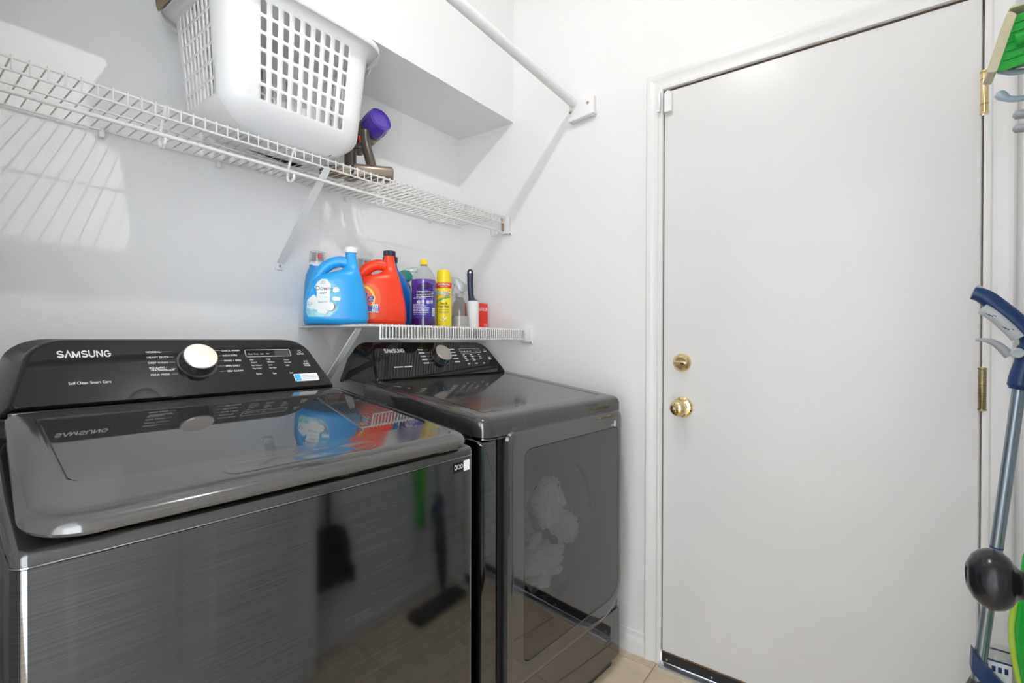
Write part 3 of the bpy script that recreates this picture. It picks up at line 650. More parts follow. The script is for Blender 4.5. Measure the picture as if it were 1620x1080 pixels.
for j in range(len(lev) - 1):
    for i in range(np_):
        a, b = j * np_ + i, j * np_ + (i + 1) % np_; c, d = b + np_, a + np_
        e0, e1 = PER[i], PER[(i + 1) % np_]
        if rows0 <= j < rows1 and e0[0] == 'f' and e1[0] == 'f':
            O = [V[k] for k in (a, b, c, d)]
            def bil(u, v): return O[0] * (1 - u) * (1 - v) + O[1] * u * (1 - v) + O[2] * u * v + O[3] * (1 - u) * v
            mu, mv, cu, cv = .235, .10, .10, .08
            ii = len(V)
            for u, v in ((mu, mv + cv), (mu + cu, mv), (1 - mu - cu, mv), (1 - mu, mv + cv), (1 - mu, 1 - mv - cv), (1 - mu - cu, 1 - mv), (mu + cu, 1 - mv), (mu, 1 - mv - cv)): V.append(bil(u, v))
            I = list(range(ii, ii + 8))
            Fc += [(a, I[1], I[0]), (a, b, I[2], I[1]), (b, I[3], I[2]), (b, c, I[4], I[3]), (c, I[5], I[4]), (c, d, I[6], I[5]), (d, I[7], I[6]), (d, a, I[0], I[7])]
        else: Fc.append((a, b, c, d))
Fc.append(tuple(range(np_ - 1, -1, -1)))
body = obj('body', mesh('basket_body', V, Fc, ang=50), 'basket', bk)
so = body.modifiers.new('thickness', 'SOLIDIFY'); so.thickness = .0028; so.offset = -1
for sx in (-1, 1):
    obj('handle_lip', loft([[(sx * (.2535 + d), y, z) for y, z in rpoly([(-.075, .296), (.075, .296), (.095, .334), (-.095, .334)], [.02, .02, .006, .006])] for d in (0, .0025)]), 'basket', bk)
obj('stain_ring', tube([(bpos(e, 0, -.080).x, bpos(e, 0, -.080).y, -.0004) for e in PER[2:14]], .0009, 6), 'brownstain', bk)
# khaki cap peak over the basket's left end
hp = tag(obj('folded_cloth', loft([[(x, y, z) for x, z in ((-.034 - q, -.030 + k), (-.040 - q, .010 + k), (-.030, .040), (.060, .034), (.062, .022), (-.016, .026), (-.022 - q, .006 + k), (-.026 - q, -.030 + k))] for y, q, k in ((-.050, 0, .012), (-.045, .004, .002), (-.010, .010, -.004), (.030, .008, 0), (.050, .004, .006), (.055, 0, .014))], ang=60), 'khaki', None, (-1.211, -.165, 2.000)), 'khaki folded cloth hanging over the left rim of the laundry basket', 'cloth')
sd = hp.modifiers.new('soft', 'SUBSURF'); sd.levels = 2; sd.render_levels = 2

# ------------------------------------------------------------------ hand vacuum
vc = thing('handheld_vacuum', 'grey-brown handheld vacuum with a purple bin lid on the upper shelf', 'vacuum', (-.648, -.205, 1.6785), face_cam(-.648, -.205))
ax = Vector((.52, -.78, .30)).normalized(); c0 = Vector((.024, -.01, .214))
def cyl(prof, p, d, n=40): return xform(lathe(prof, n), Matrix.Translation(p) @ d.to_track_quat('Z', 'Y').to_matrix().to_4x4())
lidp = obj('bin_lid', cyl([(.0425, -.050), (.0425, -.010), (.0415, -.006), (.0410, 0), (.038, .002), (.0375, -.003), (.030, -.003), (.0295, -.001), (.0285, -.001), (.028, -.003), (.001, -.0025)], c0, ax), 'purple', vc)
for k in range(14):
    a = 2 * PI * k / 14; q = ax.to_track_quat('Z', 'Y') @ Vector((math.cos(a), math.sin(a), 0))
    obj('grip_rib', tube([c0 + q * .0428 - ax * .046, c0 + q * .0428 - ax * .016], .0016, 6), 'purple', lidp)
obj('cyclone_body', cyl([(.041, -.048), (.042, -.055), (.042, -.10), (.040, -.115), (.040, -.165), (.03, -.175)], c0, ax), 'dgrey', vc)
obj('bin_band', cyl([(.0428, -.062), (.0428, -.078)], c0, ax), 'dnickel', vc)
obj('handle', tube(spline([(-.028, .0, .170), (-.026, -.004, .130), (-.016, -.008, .090), (-.004, -.010, .045)], 5), .0165, 14, flat=1.15), 'dgrey', vc)
obj('trigger', tube([(-.045, -.008, .150), (-.042, -.008, .128)], .005, 8), 'redplastic', vc)
obj('trigger_guard', tube(spline([(-.052, .0, .152), (-.070, .0, .134), (-.060, -.002, .116), (-.034, -.004, .114)], 5), .0075, 10), 'dgrey', vc)
obj('battery', loft([[(x, y, z) for y, z in rrect(-.034 + q, .016 - q, .002 + q, .052 - q, .018, 5)] for x, q in ((-.066, .006), (-.062, 0), (.058, 0), (.064, .003), (.067, .009))]), 'dnickel', vc)
obj('motor_column', tube([(-.075, .012, .004), (-.075, .012, .125)], .020, 16), 'dgrey', vc)
vt = thing('vacuum_attachment', 'bronze vacuum brush attachment lying left of the handheld vacuum', 'vacuum attachment', (-.757, -.150, 1.6785), face_cam(-.757, -.150))
obj('nozzle', loft([[(x, y, z) for y, z in rrect(-.03 * w, .03 * w, .0005, h, .006, 4)] for x, w, h in ((-.045, 1, .022), (-.02, 1, .030), (.01, .75, .036), (.045, .5, .034))]), 'dnickel', vt)
obj('bristle_strip', bx(-.050, -.045, -.025, .025, .0005, .014, .001, 1), 'dgrey', vt)

# ------------------------------------------------------------------ bottles on the lower shelf
SZ = 1.1888
def sections(secs, e=3.0, n=44): return loft([sup((l + r) / 2, 0, (r - l) / 2, d, z, ee if (ee := e) else e, n) for z, l, r, d in secs], ang=60)
def ribbed(r, z0, z1, n=28):
    prof = ((.96, z0), (1, z0 + .001), (1, z1 - .0025), (.95, z1 - .0005), (.80, z1))
    return loft([[(r * f * (1 if k % 2 else .965) * math.cos(PI * k / n), r * f * (1 if k % 2 else .965) * math.sin(PI * k / n), z) for k in range(2 * n)] for f, z in prof], ang=25)
JUG = [(0, -.084, .080, .040), (.003, -.089, .087, .045), (.018, -.092, .0915, .048), (.065, -.0905, .088, .048), (.100, -.083, .081, .047), (.122, -.072, .076, .046), (.136, -.058, .0725, .044), (.146, -.040, .070, .041), (.153, -.017, .0675, .037), (.159, .004, .0655, .032), (.167, .018, .063, .026), (.180, .0225, .0595, .0205), (.200, .0235, .0555, .0175), (.216, .024, .0535, .016)]
def jug(name, label, cat, x, y, th, m, capm, k=1.0):
    t = thing(name, label, cat, (x, y, SZ), rad(th))
    b = sections([(z * k, l * k, r * k, d * k) for z, l, r, d in JUG], 2.8); b2 = bvh_of(b)
    obj('body', b, m, t)
    obj('handle', tube(spline([(-.062 * k, 0, .112 * k), (-.054 * k, 0, .138 * k), (-.038 * k, 0, .163 * k), (-.014 * k, 0, .181 * k), (.010 * k, 0, .187 * k), (.034 * k, 0, .183 * k)], 5), .0168 * k, 16, flat=1.0), m, t)
    obj('cap', ribbed(.0188 * k, .215 * k, .231 * k), capm, t, (.0395 * k, 0, 0))
    return t, b2
# blue fabric softener
DSC = 1.09
t, bv = jug('fabric_softener_bottle', 'sky blue fabric softener jug with white cap at the left shelf end', 'bottle', -.791, -.210, -35, 'downy', 'basket', 1.068)
LB = [(-.077, .019), (-.016, .019), (.004, .040), (.013, .072), (.008, .100), (-.006, .120), (-.030, .130), (-.050, .121), (-.066, .098), (-.079, .060), (-.082, .038)]
lb = obj('label', decal(*polyfill(rpoly(LB, .008, 4), 2), bv, .0006), 'lblblue', t)
def dec(parent, V2, Fc, m, nm, bv, e, u=0, z=0): return obj(nm, decal(V2, Fc, bv, e, nm, u, z), m, parent)
dec(lb, *polyfill(rpoly([(-.077, .021), (-.018, .021), (.002, .041), (-.010, .052), (-.028, .047), (-.045, .055), (-.062, .060), (-.0785, .064), (-.0805, .038)], .004, 3), 2), 'lblpale', 'label_landscape', bv, .0009)
dec(lb, *polyfill(rpoly([(-.0785, .066), (-.060, .084), (-.050, .070), (-.050, .040), (-.078, .045)], .004, 3), 2), 'lblwhite', 'label_cloud', bv, .0010)
dec(lb, *polyfill(rpoly([(-.008, .088), (.009, .092), (.006, .104), (-.012, .104)], .005, 3), 1), 'lblwhite', 'label_cloud', bv, .0010)
dec(lb, *polyfill(rpoly([(-.012, .066), (.011, .066), (.010, .076), (-.010, .078)], .005, 3), 1), 'lblwhite', 'label_cloud', bv, .0010)
dec(lb, *polyfill(rpoly([(-.050, .031), (-.030, .028), (-.018, .040), (-.017, .090), (-.014, .112), (-.026, .126), (-.040, .127), (-.050, .118), (-.058, .104), (-.052, .090)], .006, 4), 2), 'lblwhite', 'label_panel', bv, .0013)
dec(lb, *text2d('Downy', .0125, .047, .003), 'navy', 'lettering', bv, .0018, -.0315, .0945)
dec(lb, *text2d('SOFT', .0055, .0165, .008), 'inkgrey', 'lettering', bv, .0018, -.0345, .0835)
dec(lb, *text2d('2in1', .0055, .013, .01), 'inkgrey', 'lettering', bv, .0018, -.0425, .0585)
dec(lb, *polyfill([(-.034, .0600), (-.024, .0600), (-.024, .0612), (-.034, .0612)]), 'greyprint', 'small_print', bv, .0018)
dec(lb, *polyfill([(-.034, .0628), (-.024, .0628), (-.024, .0640), (-.034, .0640)]), 'greyprint', 'small_print', bv, .0018)
dec(lb, *polyfill([(-.046, .0745), (-.023, .0745), (-.023, .0765), (-.046, .0765)]), 'lblpale', 'small_print', bv, .0018)
def ringpts(cx, cz, r0, r1, n=24, sx=1):
    p = [(cx + math.cos(2 * PI * i / n) * r * sx, cz + math.sin(2 * PI * i / n) * r) for r in (r0, r1) for i in range(n)]
    return p, [(i, (i + 1) % n, n + (i + 1) % n, n + i) for i in range(n)]
dec(lb, *ringpts(-.039, .1165, .0040, .0032, sx=.8), 'inkgrey', 'emblem', bv, .0018); dec(lb, *ringpts(-.0335, .1175, .0046, .0038, sx=.8), 'inkgrey', 'emblem', bv, .0018)
dec(lb, *polyfill([(-.016 + .0135 * math.cos(2 * PI * i / 20), .049 + .0135 * math.sin(2 * PI * i / 20)) for i in range(20)], 1), 'coconut', 'coconut_shell', bv, .0016)
dec(lb, *polyfill([(-.0175 + .0120 * math.cos(2 * PI * i / 20), .0495 + .0125 * math.sin(2 * PI * i / 20)) for i in range(20)], 1), 'lblwhite', 'coconut_flesh', bv, .0021)
# orange detergent
DSC = 1.08
t, bv = jug('detergent_jug', 'orange-red laundry detergent jug with navy cap', 'bottle', -.624, -.190, -33, 'tide', 'navy', 1.135)
lb = obj('label', decal(*polyfill(rpoly([(-.085, .020), (-.008, .020), (.004, .045), (.012, .080), (.006, .112), (-.012, .130), (-.045, .130), (-.070, .105), (-.086, .060)], .012, 4), 2), bv, .0006), 'tideor', t)
dec(lb, *polyfill([(-.050 + .043 * math.cos(2 * PI * i / 36), .083 + .043 * math.sin(2 * PI * i / 36)) for i in range(36)], 2), 'tideyel', 'emblem_ring', bv, .0010)
dec(lb, *polyfill([(-.050 + .036 * math.cos(2 * PI * i / 36), .083 + .036 * math.sin(2 * PI * i / 36)) for i in range(36)], 2), 'tide', 'emblem_core', bv, .0014)
dec(lb, *text2d('Tide', .031, .084, .02, shear=.25), 'lblwhite', 'lettering', bv, .0019, -.0505, .072)
dec(lb, *text2d('Tide', .030, .080, .008, shear=.25), 'tideblue', 'lettering', bv, .0024, -.050, .0725)
dec(lb, *polyfill([(-.060, .043), (.004, .043), (.0055, .062), (-.060, .062)], 2), 'tideblue', 'label_band', bv, .0015)
dec(lb, *polyfill([(-.060, .0405), (.0035, .0405), (.004, .043), (-.060, .043)], 2), 'lblwhite', 'label_stripe', bv, .0016)
dec(lb, *polyfill([(-.016, .044), (.001, .044), (.002, .066), (-.014, .066)], 1), 'lblwhite', 'label_box', bv, .0019)
dec(lb, *text2d('6X', .0085, .013, .02), 'tideblue', 'lettering', bv, .0024, -.0065, .054)
dec(lb, *polyfill([(-.0135, .0495), (.0005, .0495), (.0005, .0515), (-.0135, .0515)]), 'tideblue', 'small_print', bv, .0024); dec(lb, *polyfill([(-.0135, .0460), (-.001, .0460), (-.001, .0480), (-.0135, .0480)]), 'tideblue', 'small_print', bv, .0024)
# bottles behind
DSC = 1.0
def booster(name, label, x, y, m):
    t = thing(name, label, 'bottle', (x, y, SZ), face_cam(x, y))
    obj('body', sections([(0, -.038, .038, .030), (.003, -.042, .042, .034), (.02, -.045, .045, .036), (.09, -.044, .044, .036), (.14, -.041, .041, .034), (.17, -.037, .037, .031), (.188, -.030, .030, .027), (.196, -.0265, .0265, .0255), (.204, -.026, .026, .025)], 2.6), m, t)
    obj('collar', lathe([(.0262, .200), (.0272, .202), (.0272, .214), (.024, .216)], 32), 'basket', t)
    cp = obj('measuring_cap', lathe([(.0275, .210), (.0265, .235), (.0245, .250), (.022, .2515), (.0225, .249)], 32, caps=False), 'clearcap', t)
    obj('inner_cap', lathe([(.020, .216), (.0195, .232), (.019, .246), (.001, .2465)], 28), 'clearcap', cp)
    obj('red_seal', lathe([(.0085, -.0015), (.0090, 0), (.001, .0001)], 20, axis='Y'), 'redplastic', cp, (.006, -.0215, .233))
    return t
booster('scent_booster_bottle', 'blue bottle with clear cap behind the sky blue softener jug', -.765, -.056, 'downy2')
booster('scent_booster_bottle', 'red bottle with clear cap between the blue and orange jugs', -.580, -.062, 'redbot')
t = thing('detergent_bottle', 'cobalt blue detergent bottle behind the orange-red jug', 'bottle', (-.479, -.110, SZ), face_cam(-.479, -.110))
obj('body', sections([(0, -.034, .060, .034), (.003, -.038, .065, .038), (.02, -.040, .068, .040), (.09, -.040, .067, .040), (.135, -.040, .062, .039), (.16, -.040, .054, .036), (.182, -.039, .042, .031), (.20, -.038, .027, .026), (.22, -.037, .013, .024), (.245, -.0375, .0075, .0225)], 2.6), 'cobalt', t)
obj('cap', ribbed(.0275, .244, .266), 'navy', t, (-.015, 0, 0))
obj('grip_recess', tube(spline([(.032, -.030, .150), (.046, -.026, .110), (.050, -.026, .06)], 5), .006, 8), 'cobalt', t)
t = thing('trigger_spray', 'black spray bottle with a teal head behind the purple cleaner', 'bottle', (-.385, -.055, SZ), face_cam(-.385, -.055))
obj('body', lathe([(.027, 0), (.030, .004), (.030, .14), (.027, .165), (.020, .180), (.014, .19)], 28), 'blackrub', t)
obj('head', loft([[(x, y, z) for y, z in rrect(-.013 * w, .013 * w, z0, z1, .006, 4)] for x, w, z0, z1 in ((-.042, .8, .192, .206), (-.034, 1, .186, .216), (0, 1.15, .184, .232), (.022, 1, .186, .228), (.034, .8, .196, .214))]), 'teal', t)
obj('nozzle', loft([[(x, y, z) for y, z in rrect(-.010, .010, z0, z1, .004, 3)] for x, z0, z1 in ((.020, .226, .236), (.026, .224, .244), (.052, .222, .246), (.058, .228, .240))]), 'clearcap', t)
obj('trigger', tube(spline([(-.022, 0, .178), (-.026, 0, .160), (-.034, 0, .145)], 4), .004, 8), 'blackrub', t)
# purple cleaner
t = thing('floor_cleaner_bottle', 'clear bottle of purple cleaner with a yellow cap', 'bottle', (-.457, -.250, SZ), face_cam(-.457, -.25, 6))
PP = [(.036, 0), (.0425, .004), (.0445, .014), (.0440, .030), (.0450, .040), (.0450, .122), (.0440, .134), (.0455, .148), (.0450, .166), (.042, .180), (.034, .200), (.022, .215), (.0125, .221), (.0115, .232)]
shell = lathe(PP, 40, caps=False); bv = bvh_of(shell)
obj('shell', shell, 'clearp', t)
obj('liquid', lathe([(r - .0012, z + .001) for r, z in PP[:8]] + [(.0440, .160), (.0436, .1705), (.001, .1705)], 40), 'purplewall', t)
obj('dark_liquid', lathe([(.0447, .002), (.0451, .015), (.0447, .0305)], 40, caps=False), 'purpleliq', t)
obj('neck_ring', lathe([(.0125, .222), (.0145, .223), (.0145, .2245), (.0125, .2255)], 24, caps=False), 'clearp', t)
obj('cap', ribbed(.0142, .226, .245), 'yellowcap', t)
def band(bv, u0, u1, z0, z1, eps, n=16):
    P = [(u0 + (u1 - u0) * i / n, z) for z in (z0, z1) for i in range(n + 1)]
    return decal(P, [(i, i + 1, n + 2 + i, n + 1 + i) for i in range(n)], bv, eps)
lb = obj('label', band(bv, -.0440, .0440, .033, .132, .0006), 'purplelbl', t)
dec(lb, *polyfill([(-.026, .112), (-.010, .100), (.024, .104), (.030, .150), (.004, .160), (-.028, .150)], 2), 'purpleliq', 'dark_window', bv, .0004)
rl = random.Random(3)
for k in range(15):
    z = .124 - k * .0058
    if .096 > z > .080: continue
    w0 = -.030 if k < 4 else -.040; w1 = .032 if k < 4 else rl.uniform(-.006, .016)
    x = w0
    while x < w1:
        w = rl.uniform(.004, .009); dec(lb, [(x, z), (min(x + w, w1), z), (min(x + w, w1), z + .0021), (x, z + .0021)], [(0, 1, 2, 3)], 'print', 'small_print', bv, .0012); x += w + .0018
for u in (-.022, .010):
    dec(lb, *polyfill([(u + .0065 * math.cos(2 * PI * i / 16), .0875 + .0065 * math.sin(2 * PI * i / 16)) for i in range(16)]), 'print', 'hazard_symbol', bv, .0012)
    dec(lb, *ringpts(u, .0875, .0040, .0030, 14), 'purplelbl', 'hazard_symbol', bv, .0016)
    for q in range(3): dec(lb, [(u + .009, .0835 + q * .004), (u + .019, .0835 + q * .004), (u + .019, .0858 + q * .004), (u + .009, .0858 + q * .004)], [(0, 1, 2, 3)], 'print', 'small_print', bv, .0012)
dec(lb, *polyfill([(.026, .038), (.036, .038), (.036, .066), (.026, .066)], 1), 'lblwhite', 'barcode_box', bv, .0012)
for q in range(7): dec(lb, [(.0272, .041 + q * .0033), (.0348, .041 + q * .0033), (.0348, .0428 + q * .0033), (.0272, .0428 + q * .0033)], [(0, 1, 2, 3)], 'navy', 'barcode_line', bv, .0016)
# yellow aerosol
t = thing('aerosol_can', 'yellow dusting spray can with a yellow cap', 'spray can', (-.373, -.270, SZ), face_cam(-.373, -.27, -10))
can = lathe([(.0270, 0), (.0285, .002), (.0290, .005), (.0290, .160), (.0280, .166), (.0265, .169)], 40); bv = bvh_of(can)
obj('body', can, 'yellow', t)
obj('cap', loft([sup(cx, 0, r, r, z, 2, 40) for cx, r, z in ((0, .0275, .166), (0, .0277, .170), (0, .0262, .192), (-.001, .0245, .206), (-.002, .0215, .2135), (-.003, .016, .2165), (-.003, .001, .2168))], ang=60), 'yellowcap', t)
lb = obj('red_band', lathe([(.0294, .146), (.0294, .1655)], 40, caps=False), 'red', t)
dec(t, *text2d('25% MORE', .0075, .046, .02), 'lblwhite', 'lettering', bv, .0010, .002, .1555)
dec(t, *text2d('BONUS SIZE', .0042, .028, .02), 'tideyel', 'lettering', bv, .0010, .004, .1485)
dec(t, *text2d('Endust', .0190, .054, .045), 'blackrub', 'lettering', bv, .0007, .0015, .1185)
dec(t, *text2d('Endust', .0185, .051, .012), 'lblwhite', 'lettering', bv, .0012, .001, .1190)
def swp(z, w): return [(-.026 + .053 * i / 12, z + .020 * math.sin(PI * .5 * i / 12)) for i in range(13)] + [(.027 - .053 * i / 12, z + .020 * math.sin(PI * .5 * (12 - i) / 12) - w) for i in range(13)]
dec(t, *polyfill(swp(.0985, .0035), 0), 'orange', 'label_stripe', bv, .0007); dec(t, *polyfill(swp(.094, .006), 0), 'green', 'label_stripe', bv, .0007)
dec(t, *text2d('Dust &', .0085, .028, .02), 'blackrub', 'lettering', bv, .0009, .003, .0835); dec(t, *text2d('Clean Fast', .0085, .042, .02), 'blackrub', 'lettering', bv, .0009, .002, .0725)
for z, a, b in ((.0635, -.015, .017), (.0570, -.018, .020), (.0515, -.016, .017)):
    x = a
    while x < b: dec(t, [(x, z), (x + .0045, z), (x + .0045, z + .0016), (x, z + .0016)], [(0, 1, 2, 3)], 'inkgrey', 'small_print', bv, .0009); x += .0062
dec(t, *polyfill([(-.012, .026), (.000, .029), (.018, .038), (.012, .030), (.002, .024)], 1), 'lblwhite', 'flower_print', bv, .0009); dec(t, *polyfill([(.002 + .004 * math.cos(i), .029 + .003 * math.sin(i)) for i in range(6)]), 'orange', 'flower_print', bv, .0013)
# clear spray bottle
t = thing('clear_spray_bottle', 'clear spray bottle half full of white liquid', 'bottle', (-.255, -.240, SZ), face_cam(-.255, -.24))
SP = [(.031, 0), (.0345, .003), (.0350, .03), (.0335, .06), (.030, .085), (.023, .104), (.0165, .114), (.0150, .120), (.0150, .128)]
obj('shell', lathe(SP, 36, caps=False), 'smoky', t)
obj('liquid', lathe([(r - .0012, z + .0008) for r, z in SP[:3]] + [(.0337, .046), (.001, .046)], 36), 'milk', t)
obj('collar', ribbed(.0165, .120, .138, 20), 'greyplastic', t)
obj('sprayer_head', loft([[(x, y, z) for y, z in rrect(-.009 * w, .009 * w, z0, z1, .004, 3)] for x, w, z0, z1 in ((-.040, .7, .186, .200), (-.034, 1, .178, .203), (-.005, 1.1, .150, .200), (.010, 1, .140, .186), (.028, .8, .150, .172), (.040, .3, .158, .162))]), 'clearcap', t)
obj('trigger', tube(spline([(-.020, 0, .176), (-.026, 0, .158), (-.032, 0, .138), (-.028, 0, .128)], 4), .0035, 8), 'clearcap', t)
# lint roller
t = thing('lint_roller', 'lint roller with a navy handle standing on its white roll', 'lint roller', (-.187, -.250, SZ), face_cam(-.187, -.25))
obj('roll', lathe([(.0215, 0), (.0252, .0005), (.0252, .1105), (.0215, .111), (.018, .105)], 36), 'paper', t)
hd = obj('handle', loft([sup(cx, 0, a, b, z, 2.2, 28) for z, cx, a, b in ((.109, .001, .022, .0225), (.1125, .001, .0225, .0225), (.116, -.002, .017, .016), (.124, -.006, .0125, .0115), (.140, -.0085, .0115, .0100), (.190, -.0105, .0125, .0085), (.222, -.0105, .0135, .0075), (.236, -.0105, .0115, .0065), (.2425, -.0105, .005, .004))], ang=60), 'navy', t)
obj('hang_hole', lathe([(.0045, -.0085), (.0045, .0085)], 16, axis='Y'), 'paper', hd, (-.0105, 0, .2285))
# red carton
t = thing('dryer_sheet_box', 'red dryer sheet box behind the lint roller', 'box', (-.082, -.178, SZ), rad(-3))
obj('carton', bx(-.050, .050, -.022, .022, 0, .111, .0012, 1), 'redbox', t)
obj('flap_line', bx(-.0502, .0502, -.0223, .0223, .0405, .0410), 'red', t)
obj('lettering', flatmesh(*text2d('Bounce', .021, .084, .006), lambda a, b: (a + .004, -.0225, b + .078)), 'lblwhite', t)
for z in (.012, .018): obj('small_print', bx(.026, .044, -.0225, -.022, z, z + .002), 'lblwhite', t)

# ------------------------------------------------------------------ cleaning tools in the right front corner
mp = thing('spray_mop', 'grey tubed spray mop with a navy trigger handle leaning in the corner', 'mop', (-.22, -1.745, 0))
def yz(y, z, x=0): return (x, y + 1.745, z)
tp, bt = Vector(yz(-1.832, 1.055)), Vector(yz(-1.738, .055))
obj('tube', tube([tp, bt], .0112, 20), 'moptube', mp)
hdl = obj('handle', tube(spline([yz(-1.757, 1.249), yz(-1.775, 1.241), yz(-1.803, 1.212), yz(-1.830, 1.180), yz(-1.846, 1.150), yz(-1.845, 1.110), yz(-1.836, 1.070), yz(-1.831, 1.040)], 6), .016, 16, flat=.95,
    rr=[.0135 + .0035 * min(1, k / 8) + (.004 if k > 26 else 0) - (.004 if k > 40 else 0) for k in range(43)]), 'mopblue', mp)
obj('grip_strip', tube(spline([yz(-1.764, 1.265), yz(-1.782, 1.250), yz(-1.800, 1.231)], 4), .0035, 8), 'lightgrey', hdl)
obj('grip_inset', tube(spline([yz(-1.772, 1.215, -.004), yz(-1.790, 1.200, -.004), yz(-1.815, 1.170, -.004), yz(-1.829, 1.150, -.004)], 5), .013, 14), 'lightgrey', hdl)
for q in (.25, .7):
    p = Vector(yz(-1.772, 1.215)).lerp(Vector(yz(-1.829, 1.150)), q)
    for dd_ in (-.003, .003): obj('grip_groove', tube([p + Vector((-.0165, -.004 + dd_, -.003)), p + Vector((-.0150, .006 + dd_, .004))], .0010, 6), 'mopblue', hdl)
obj('trigger', tube(spline([yz(-1.762, 1.145), yz(-1.778, 1.145), yz(-1.796, 1.136), yz(-1.816, 1.112)], 5), .006, 10, rr=[.0022 + .0075 * min(1, k / 14) for k in range(16)]), 'midgrey', mp)
obj('pivot', lathe([(.0105, .0), (.0105, -.020), (.0085, -.0215), (.0065, -.0205), (.001, -.0205)], 24, axis='X'), 'lightgrey', mp, yz(-1.8255, 1.118))
obj('tube_ring', tube([tp.lerp(bt, .358), tp.lerp(bt, .361)], .0115, 20), 'mopblue', mp)
obj('bottle_cradle', loft([[Vector(yz(y, z, x)) for x, y, z in ((sx - .016, -1.760 - .055 * k, .462 - .06 * k), (sx + .016, -1.760 - .055 * k, .462 - .06 * k), (sx + .016, -1.758 - .055 * k, .418 - .06 * k), (sx - .016, -1.758 - .055 * k, .418 - .06 * k))] for k, sx in ((0, 0), (.5, -.004), (1, 0))], ang=30), 'mopblue', mp)
wb_ = obj('water_bottle', loft([[Vector(yz(y, z, x)) for x, y in rrect(.0 + i, .055 - i, -1.842 + i, -1.782 - i, .012, 4)] for i, z in ((.006, .20), (0, .21), (0, .43), (.006, .455), (.016, .468))]), 'clearp', mp)
obj('bottle_label', bx(-.0010, -.0004, -.078, -.042, .37, .445), 'stickerw', wb_)
for k in range(3): obj('label_mark', bx(-.0016, -.0011, -.073 + .010 * k, -.067 + .010 * k, .425, .437), 'mopblue', wb_)
obj('bottle_cap_rim', loft([[Vector(yz(y, z, x)) for x, y in rrect(-.001 + i, .056 - i, -1.843 + i, -1.781 - i, .012, 4)] for i, z in ((0, .446), (0, .450))], False, False), 'mopblue', wb_)
obj('spray_body', loft([[c_ + Vector((x, y, 0)) for x, y in rrect(-.026 * w, .026 * w, -.020 * w, .020 * w, .012 * w, 4)] for c_, w in ((tp.lerp(bt, .66), .55), (tp.lerp(bt, .69), .9), (tp.lerp(bt, .82), 1), (tp.lerp(bt, .93), .8), (tp.lerp(bt, .97), .5))]), 'dustpan', mp)
obj('mop_head', loft([[(x, y, z) for x, y in rrect(-.19 + i, .14 - i, -.055 + i, .050 - i, .02, 4)] for i, z in ((.004, .001), (0, .006), (0, .022), (.01, .030), (.05, .040))]), 'dustpan', mp)

sm = thing('sponge_mop', 'green sponge mop hanging upside down on wall hooks', 'mop', (-.28, -1.825, 0))
def sz(y, z, x=0): return (x, y + 1.825, z)
obj('sponge', loft([[Vector(sz(y, z, x)) for y, z in rpoly([(-1.793, 1.800), (-1.806, 1.788), (-1.778, 1.683), (-1.764, 1.686)], [.004, .004, .004, .004], 3)] for x in (-.05, .012)]), 'sponge', sm)
obj('sponge', loft([[Vector(sz(y, z, x)) for y, z in rpoly([(-1.793, 1.802), (-1.800, 1.806), (-1.866, 1.812), (-1.866, 1.804)], .002, 3)] for x in (-.05, .012)]), 'sponge', sm)
obj('squeeze_plate', loft([[Vector(sz(y, z, x)) for y, z in rpoly([(-1.804, 1.788), (-1.778, 1.683), (-1.868, 1.700), (-1.868, 1.796)], .004, 3)] for x in (-.046, -.040)]), 'limegreen', sm)
for k in range(5): obj('plate_rib', tube([sz(-1.800 + .003 * k, 1.772 - .017 * k, -.047), sz(-1.862, 1.782 - .017 * k, -.047)], .0022, 6), 'limegreen', sm)
obj('roller', tube([sz(-1.803, 1.735, -.050), sz(-1.866, 1.746, -.050)], .013, 14), 'limegreen', sm)
obj('head_block', bx(-.04, .006, -.041, .020, 1.70, 1.79, .006, 2), 'limegreen', sm)
obj('pole', tube([sz(-1.846, 1.70, .0), sz(-1.846, .50, .0)], .0105, 16), 'moptube', sm)
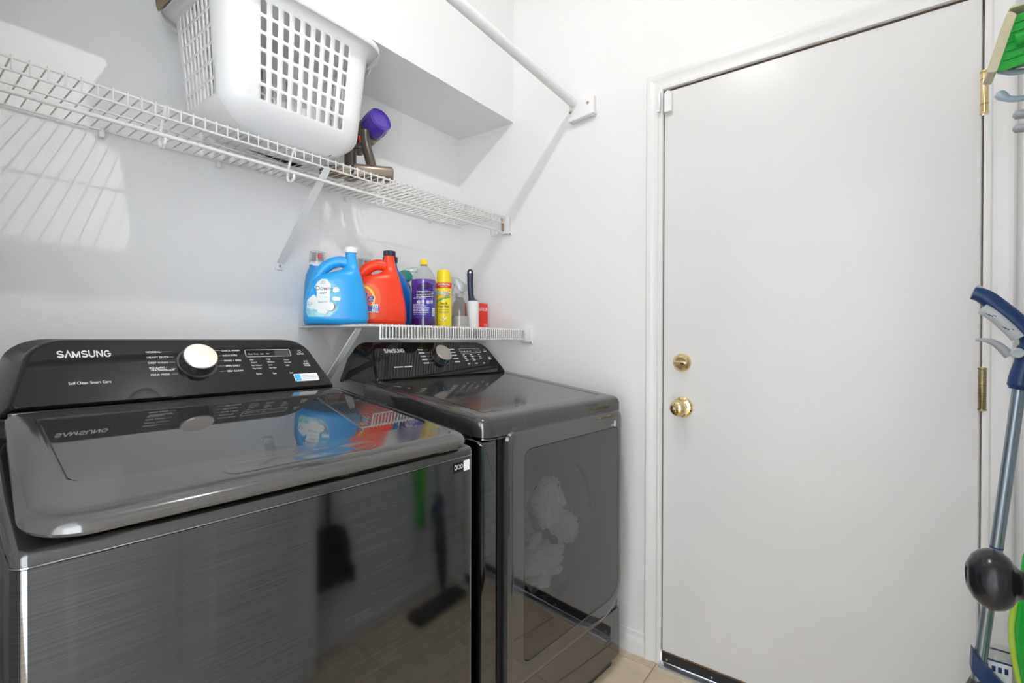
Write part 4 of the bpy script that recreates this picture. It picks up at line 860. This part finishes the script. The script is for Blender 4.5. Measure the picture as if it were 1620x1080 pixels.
gp = obj('grip', lathe([(.013, .72), (.018, .705), (.022, .66), (.028, .60), (.0315, .555), (.028, .50), (.020, .44), (.018, .40), (.024, .36), (.018, .33)], 28), 'limegreen', sm, sz(-1.846, 0))
obj('grip_inlay', tube(spline([sz(-1.8225, .655, -.004), sz(-1.8165, .60, -.004), sz(-1.813, .555, -.004), sz(-1.817, .50, -.004), sz(-1.825, .45, -.004)], 4), .006, 10), 'yelgreen', sm)

hr = thing('wall_hook_rack', 'pale blue-grey double hooks on the wall near the sponge mop', 'wall hooks', (-.30, YF, 1.62))
obj('back_plate', bx(-.16, .12, .0005, .012, -.05, .085, .004, 2), 'hookblue', hr)
for x, z in ((.022, .018), (.022, .085 - .012)): obj('hook', tube(spline([(x, .008, z), (x, .045, z - .001), (x, .072, z + .002), (x, .086, z + .012), (x, .094, z + .022)], 5), .006, 12, rr=[.0042 + .0002 * k for k in range(13)] + [.0075, .0085, .0092, .0096, .0094, .0086, .0066, .003]), 'hookblue', hr)
for x, z in ((.030, -.012), (.030, -.040)): obj('peg', tube([(x, .008, z), (x, .052, z), (x, .066, z), (x, .070, z)], .008, 14, rr=[.008, .0095, .0085, .003]), 'midgrey', hr)

dp = thing('lobby_dustpan', 'charcoal upright dustpan with a long handle against the front wall', 'dustpan', (-.765, -1.80, 0))
obj('pan', loft([[(x * w, y, z) for x, y in ((-.105, -.07), (.105, -.07), (.105, -.055), (-.105, -.055))] for w, z in ((1, .235), (1, .25), (.92, .38), (.70, .44), (.25, .465))], ang=40), 'dustpan', dp)
obj('side_wall', bx(.092, .104, -.060, -.025, .235, .30, .003, 1), 'dustpan', dp); obj('side_wall', bx(-.104, -.092, -.060, -.025, .235, .30, .003, 1), 'dustpan', dp)
obj('pole', tube([(0, -.062, .45), (0, -.066, .95)], .009, 14), 'blackrub', dp)
obj('grip', lathe([(.010, .94), (.014, .95), (.014, 1.05), (.008, 1.06)], 18), 'dustpan', dp, (0, -.066, 0))
obj('wall_peg', tube([(0, -.0795, 1.03), (0, -.060, 1.03), (0, -.050, 1.045)], .004, 8), 'hookblue', dp)
